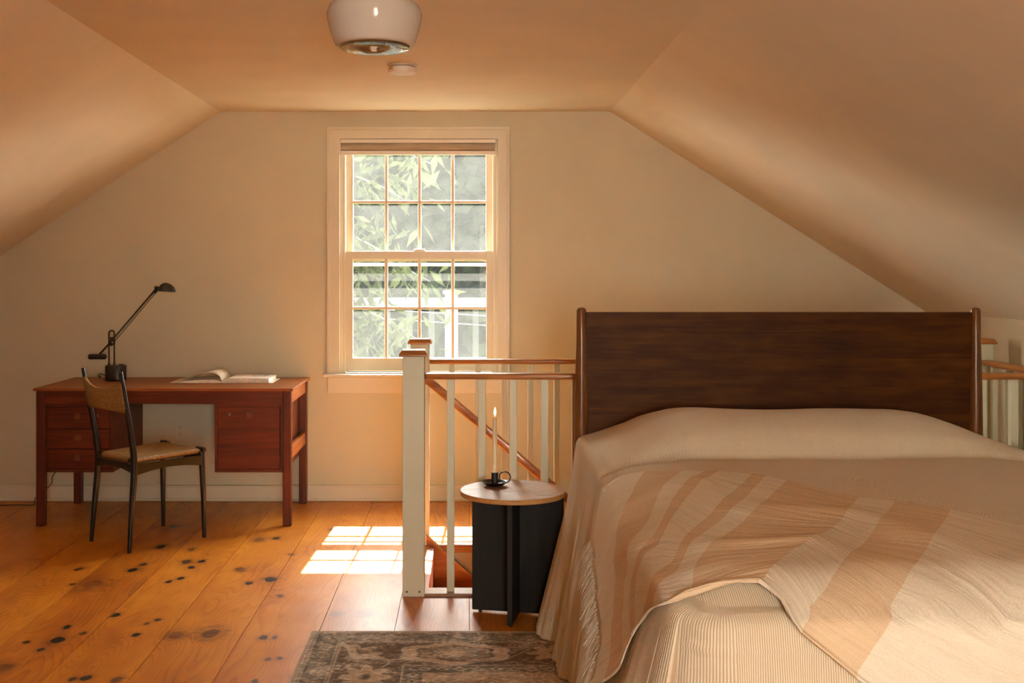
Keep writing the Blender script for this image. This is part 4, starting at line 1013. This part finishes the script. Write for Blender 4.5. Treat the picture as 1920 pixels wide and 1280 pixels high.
def rowinterp(pts, t):
    ts = [0, .3, .65, 1.0]
    for i in range(3):
        if t <= ts[i+1]+1e-9:
            q = (t-ts[i])/(ts[i+1]-ts[i]); p0, p1, p2, p3 = [np.array(pts[k]) for k in (max(i-1, 0), i, i+1, min(i+2, 3))]
            return .5*((2*p1)+(-p0+p2)*q+(2*p0-5*p1+4*p2-p3)*q*q+(-p0+3*p1-3*p2+p3)*q**3)
NT = 70; cols = []; matc = []; ulen = 0
SUB = [10, 8, 7, 5, 10, 6, 8, 16, 12, 14, 20, 24]
stations = []
for i in range(len(COLS)-1):
    for k in range(SUB[i]):
        stations.append((i+k/SUB[i], COLS[i][1]))
stations.append((len(COLS)-1.0, 0))
colpx = [[rowinterp(c_[0], j/NT) for j in range(NT+1)] for c_ in COLS]
A = np.array([[px_sheet(*p) for p in c_] for c_ in colpx])       # (ncol, NT+1, 2)
AS = None
def catm(arr, u):
    i = min(int(u), len(arr)-2); q = u-i
    p0, p1, p2, p3 = arr[max(i-1, 0)], arr[i], arr[i+1], arr[min(i+2, len(arr)-1)]
    return p1+(p2-p1)*q
AB = np.array([catm(A, u) for u, _ in stations])
for _ in range(14):
    Q = AB.copy(); Q[1:-1] = (AB[1:-1]*2+AB[:-2]+AB[2:])/4; Q[:, 1:-1] = (Q[:, 1:-1]*2+Q[:, :-2]+Q[:, 2:])/4; AB[:60] = Q[:60]
for _ in range(26):
    AB[:, 1:-1] = (AB[:, 1:-1]*2+AB[:, :-2]+AB[:, 2:])/4
P = np.zeros((len(stations), NT+1, 3)); U = np.zeros((len(stations), NT+1, 2)); L_ = 0
prev = None
for si, (u, mc) in enumerate(stations):
    ab = AB[si]
    if prev is not None: L_ += float(np.median(np.hypot(*(ab-prev).T)))
    prev = ab
    for j in range(NT+1):
        t = j/NT; a_, b_ = ab[j]
        p, nrm = surf(float(a_), float(b_))
        cre = noise.noise(Vector((L_*1.6, t*11+1.5*noise.noise(Vector((L_*3, t*3, 2))), 0)))
        cre2 = noise.noise(Vector((L_*3.0, t*24, 5)))
        h = .010+.0035*cre+.0016*cre2
        h += .016*math.exp(-((t-.985)/.025)**2)*(1 if a_ > 0 else .6)       # rolled lower edge
        h += .008*math.exp(-((t-.24-.05*math.sin(u*1.3))/.05)**2)+.007*math.exp(-((t-.52-.04*math.sin(u*1.1+1))/.06)**2)
        if j == 0: h = .004
        p = p+nrm*(max(h, .004)+.012*max(0, 1-si/14)); P[si, j] = p; U[si, j] = (L_, t*.75)
# smooth lightly across the bed edge
for _ in range(5):
    Q = P.copy(); Q[1:-1, 1:-1] = (P[1:-1, 1:-1]*2+P[:-2, 1:-1]+P[2:, 1:-1]+P[1:-1, :-2]+P[1:-1, 2:])/6
    P[:28] = Q[:28]
fm = np.zeros((len(stations)-1, NT), int)
for si in range(len(stations)-1): fm[si, :] = stations[si][1]
me = grid_mesh('throw', P, fmat=fm); uv_from(me, U.reshape(-1, 2))
th = link('throw_blanket', me, [M_cream, M_tan], smooth=True, loc=tuple(P[60, 30])); setp(th, 'crinkled cream throw with tan stripes and fringed end spread over the bed', 'blanket')
so = th.modifiers.new('thickness', 'SOLIDIFY'); so.thickness = .0035; so.offset = 1
# fringe
bm = BM(); rg = random.Random(4)
for i in range(170):
    j = (i+rg.uniform(-.4, .4)+.5)/170*(NT-1)+.5; k = int(j); p = Vector(P[0, k])*(1-(j-k))+Vector(P[0, k+1])*(j-k)
    dr_ = (Vector(P[0, k])-Vector(P[2, k])); dr_.normalize(); dr_ = Vector((-.62+rg.uniform(-.12, .12), rg.uniform(-.12, .12), -.78)).normalized()
    ln = rg.uniform(.040, .062); pts = []
    wv = Vector((rg.uniform(-.5, .2), rg.uniform(-.5, .5), rg.uniform(-.5, .3)))
    for q in np.linspace(0, 1, 6): pts.append(p+dr_*ln*q+wv*.010*math.sin(q*3+i)+Vector((-.006, 0, -.012*q*q)))
    sweep(bm, pts, [.0009, .0009, .0009, .0008, .0008, .0006], 4)
fo_ = obj('fringe', bm, M_cream, th, smooth=True); fo_['kind'] = 'stuff'

# ------------------------------------------------------------------ ceiling light, smoke detector
LX, LYc = -.298, 3.52
cl = empty('ceiling_light', (LX, LYc, ZC), 'opal glass schoolhouse ceiling light with clear glass bottom', 'light')
mo = bpy.data.materials.new('opal_glass'); mo.use_nodes = True; n = mo.node_tree; b = n.nodes['Principled BSDF']
b.inputs['Base Color'].default_value = (.86, .80, .70, 1); b.inputs['Roughness'].default_value = .12; b.inputs['Coat Weight'].default_value = .25; b.inputs['Coat Roughness'].default_value = .03; b.inputs['Specular IOR Level'].default_value = .25
tl = N(n, 'ShaderNodeBsdfTranslucent'); tl.inputs[0].default_value = (.9, .82, .7, 1); mx = N(n, 'ShaderNodeMixShader'); mx.inputs[0].default_value = .35
L(n, b.outputs[0], mx.inputs[1]); L(n, tl.outputs[0], mx.inputs[2]); L(n, mx.outputs[0], n.nodes['Material Output'].inputs[0])
def zl(y): return px(0, y, LYc).z
bm = BM(); lathe(bm, [(0, -.001), (.065, -.001), (.067, -.006), (.060, -.040), (.050, -.052), (0, -.052)], (LX, LYc, ZC), 48); obj('canopy', bm, plain('aged_brass', (.06, .04, .025), .35, .8), cl, smooth=40)
prof = [(.046, -.052), (.052, -.057), (.075, -.066), (.115, -.082), (.141, -.104), (.1500, -.128), (.1485, -.143), (.142, -.170), (.131, -.208), (.124, -.222), (.1135, -.2285)]
prof2 = [(r-.003, z+.001) for r, z in prof[::-1]]
bm = BM(); lathe(bm, prof+prof2, (LX, LYc, ZC), 72); obj('glass_shade', bm, mo, cl, smooth=60)
mg = bpy.data.materials.new('clear_glass'); mg.use_nodes = True; b = mg.node_tree.nodes['Principled BSDF']; b.inputs['Transmission Weight'].default_value = 1.0; b.inputs['Roughness'].default_value = .02; b.inputs['IOR'].default_value = 1.45
b.inputs['Base Color'].default_value = (.98, .95, .88, 1)
prof = [(.1128, -.2265), (.108, -.236), (.090, -.2365), (.064, -.236), (.045, -.243), (.022, -.2515), (0, -.2535)]
prof2 = [(max(r-.001, 0), z+.004) for r, z in prof[::-1]]
bm = BM(); lathe(bm, prof+prof2, (LX, LYc, ZC), 64); obj('lens', bm, mg, cl, smooth=60)
SY = 5.08; SX = (754-VX)*SY/F
sdn = empty('smoke_detector', (SX, SY, ZC), 'round white smoke detector on the ceiling between light and window', 'smoke detector')
bm = BM(); lathe(bm, [(0, -.0005), (.069, -.0005), (.070, -.004), (.066, -.008), (0, -.008)], (SX, SY, ZC), 48); obj('mounting_plate', bm, M_white, sdn, smooth=40)
bm = BM(); lathe(bm, [(0, -.0085), (.060, -.0085), (.060, -.015), (0, -.015)], (SX, SY, ZC), 48); obj('vent_ring', bm, paint('grey_plastic', (.42, .36, .28), .5, 0), sdn, smooth=40)
bm = BM(); lathe(bm, [(0, -.0155), (.064, -.0155), (.0645, -.030), (.061, -.038), (.050, -.0405), (.020, -.0415), (.018, -.0405), (0, -.041)], (SX, SY, ZC), 48); obj('body', bm, M_white, sdn, smooth=40)
bm = BM()
for (a0, a1) in ((-2.55, -2.22),):
    R = []
    for a in np.linspace(a0, a1, 6): R.append([bm.verts.new((SX+.0648*math.cos(a), SY+.0648*math.sin(a), ZC+z)) for z in (-.018, -.027)])
    for i in range(5): bm.faces.new([R[i][0], R[i+1][0], R[i+1][1], R[i][1]])
setp(obj('label_sticker', bm, M_yellow, sdn), 'small yellow sticker')

# ------------------------------------------------------------------ outside
def leaf_mat(name, c, tr=.5):
    m = bpy.data.materials.new(name); m.use_nodes = True; n = m.node_tree; n.nodes.clear()
    o = N(n, 'ShaderNodeOutputMaterial'); d = N(n, 'ShaderNodeBsdfDiffuse'); t = N(n, 'ShaderNodeBsdfTranslucent'); mx = N(n, 'ShaderNodeMixShader'); mx.inputs[0].default_value = tr
    P_ = N(n, 'ShaderNodeTexCoord').outputs['Object']; f = noise_(n, P_, 3.0, 4, .7)
    r = ramp(n, f, [(.3, tuple(v*.6 for v in c)), (.7, tuple(v*1.35 for v in c))]); L(n, r.outputs[0], d.inputs[0]); L(n, r.outputs[0], t.inputs[0])
    L(n, d.outputs[0], mx.inputs[1]); L(n, t.outputs[0], mx.inputs[2]); L(n, mx.outputs[0], o.inputs[0]); return m
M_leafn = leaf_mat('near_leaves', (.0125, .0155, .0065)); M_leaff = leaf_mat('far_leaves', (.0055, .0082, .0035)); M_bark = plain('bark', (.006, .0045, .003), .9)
GZ = -3.0
def leaves(centers, size, droop, rng, asp=.32):
    """rhombic folded leaves; centers (n,3)"""
    n_ = len(centers); th_ = rng.rand(n_)*2*np.pi; dirv = np.stack([np.cos(th_), np.sin(th_)*.8, rng.randn(n_)*.4-droop], -1); dirv /= np.linalg.norm(dirv, axis=1)[:, None]
    rnd = rng.randn(n_, 3); sd_ = np.cross(dirv, rnd); sd_ /= np.linalg.norm(sd_, axis=1)[:, None]; nr_ = np.cross(dirv, sd_)
    l_ = size*(.6+.8*rng.rand(n_))[:, None]; w_ = l_*asp*.5
    p0 = centers; p3 = centers+dirv*l_; m_l = centers+dirv*l_*.45+sd_*w_+nr_*w_*.3; m_r = centers+dirv*l_*.45-sd_*w_+nr_*w_*.3
    V = np.stack([p0, m_l, p3, m_r], 1).reshape(-1, 3); Fc = np.arange(4*n_).reshape(-1, 4)
    T_ = np.concatenate([Fc[:, [0, 1, 2]], Fc[:, [0, 2, 3]]])
    me = bpy.data.meshes.new('foliage'); me.vertices.add(len(V)); me.vertices.foreach_set('co', V.reshape(-1).astype(np.float32))
    me.loops.add(T_.size); me.loops.foreach_set('vertex_index', T_.reshape(-1).astype(np.int32)); me.polygons.add(len(T_))
    me.polygons.foreach_set('loop_start', np.arange(0, T_.size, 3, dtype=np.int32)); me.polygons.foreach_set('loop_total', np.full(len(T_), 3, dtype=np.int32)); me.update(calc_edges=True)
    return me
rng = np.random.RandomState(11)
nt_ = empty('near_tree', (-1.9, 11.2, GZ), 'pale green tree with long drooping leaves close outside the window panes', 'tree')
bm = BM(); sweep(bm, [(-1.9, 11.2, GZ), (-1.85, 11.25, 0.5), (-1.7, 11.2, 3.2)], [.16, .11, .05], 12); obj('trunk', bm, M_bark, nt_, smooth=True)
tips = [(-1.35, 10.4, 2.5), (-.95, 10.3, 2.35), (-.6, 10.2, 2.0), (-1.15, 10.2, 1.6), (-.7, 10.1, 1.45), (-.35, 10.0, 1.25), (-1.2, 10.3, .9), (-.9, 10.2, .5), (-.5, 10.1, .75), (-.3, 10.2, 2.3), (-1.5, 10.6, 1.2), (-1.3, 10.4, .2)]
bm = BM(); cs = []
for t_ in tips:
    a_ = np.array((-1.8, 11.2, t_[2]+.3)); b_ = np.array(t_); mid = (a_+b_)/2+np.array((0, 0, .25))
    path = [a_*(1-q)**2+2*mid*q*(1-q)+b_*q*q for q in np.linspace(0, 1, 9)]
    sweep(bm, [tuple(p) for p in path], [float(v) for v in np.linspace(.022, .004, 9)], 6)
    for q in rng.rand(170): cs.append(a_*(1-q)**2+2*mid*q*(1-q)+b_*q*q+rng.randn(3)*np.array((.20, .16, .13)))
obj('branches', bm, M_bark, nt_, smooth=True)
me = leaves(np.array(cs), .19, .9, rng, .30); fo_ = link('foliage', me, M_leafn, nt_); fo_['kind'] = 'stuff'
trees = [(-5.0, 17.5, 3.6), (-1.4, 19.0, 3.9), (2.0, 18.0, 3.7), (-8.5, 21, 4.4), (5.8, 20, 4.2), (.2, 23.5, 5.2)]
labs = ['grey green tree outside, seen through the left window column', 'tall dense tree outside, seen through the middle panes', 'dense shady tree outside, seen through the right window column',
        'broad tree standing beyond the drooping tree, far left outside', 'rounded tree far right outside beyond the white fence', 'tallest far tree closing the view behind the others']
for (tx, ty, R), lab in zip(trees, labs):
    t0 = empty('garden_tree', (tx, ty, GZ), lab, 'tree', 'trees beyond the window')
    bm = BM(); sweep(bm, [(tx, ty, GZ), (tx+.1, ty, 1.0), (tx, ty, 3.0)], [.28, .2, .1], 10); obj('trunk', bm, M_bark, t0, smooth=True)
    n_ = 15000; v = rng.randn(n_, 3); v /= np.linalg.norm(v, axis=1)[:, None]; rad = (.55+.45*rng.rand(n_)**.5)
    lump = 1+.16*np.sin(v[:, 0]*7+tx)*np.cos(v[:, 2]*6+ty)+.08*np.sin(v[:, 1]*13)
    c_ = v*(rad*lump)[:, None]*np.array((R*.86, R*.8, R*1.15))+np.array((tx, ty, 1.6))
    c_ = c_[c_[:, 1] < ty+R*.5]
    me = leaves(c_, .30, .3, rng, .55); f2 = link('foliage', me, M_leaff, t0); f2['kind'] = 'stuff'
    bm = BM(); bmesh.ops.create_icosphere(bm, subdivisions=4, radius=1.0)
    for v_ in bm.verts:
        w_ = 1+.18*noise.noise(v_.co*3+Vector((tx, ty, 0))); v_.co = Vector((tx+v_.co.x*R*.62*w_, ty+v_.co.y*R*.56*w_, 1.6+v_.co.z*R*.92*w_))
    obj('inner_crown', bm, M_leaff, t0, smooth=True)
lawn = BM(); box(lawn, -30, 30, 7.5, 45, GZ-.2, GZ); setp(obj('ground', lawn, plain('lawn', (.005, .007, .003), .9)), kind='structure')
# white fence with a capped post and overhead wires
fe = empty('garden_fence', (-.2, 13.2, GZ), 'white board fence with a capped post in the garden outside', 'fence')
fy = 13.2; M_fence = paint('fence_paint', (.045, .045, .043), .8, .0, .1); M_board = paint('weathered_boards', (.012, .013, .011), .9, .0, .05)
ztf = px(0, 558, fy).z
for i in range(30):
    xx = -3.6+.26*i; mkbox('board', (xx, xx+.07, fy, fy+.02, GZ, ztf-.12), M_board, fe)
mkbox('rail', (-3.7, 3.6, fy-.04, fy-.001, ztf-.10, ztf), M_fence, fe, bev=.004)
pcx = px(847, 0, fy).x
mkbox('post', (pcx-.075, pcx+.075, fy-.20, fy-.05, GZ, px(0, 551, fy).z), M_fence, fe, bev=.004)
mkbox('post_finial', (pcx-.10, pcx+.10, fy-.225, fy-.025, px(0, 551, fy).z+.0005, px(0, 544, fy).z), M_fence, fe, bev=.012)
for k, (ya, yb, lab) in enumerate(((583, 592, 'upper of two thin white cables crossing outside the window'), (600, 610, 'lower of two thin white cables crossing outside the window'))):
    bm = BM(); a_, b_ = px(760, ya, 11.6), px(912, yb, 12.2); d_ = (b_-a_)
    sweep(bm, [a_-d_*14+Vector((0, 0, .5)), a_-d_*6+Vector((0, 0, .12)), a_-d_*1.5, a_, b_, b_+d_*6+Vector((0, 0, .2)), b_+d_*14+Vector((0, 0, .8))], .005, 6)
    setp(obj('overhead_cable', bm, M_fence), lab, 'cable')
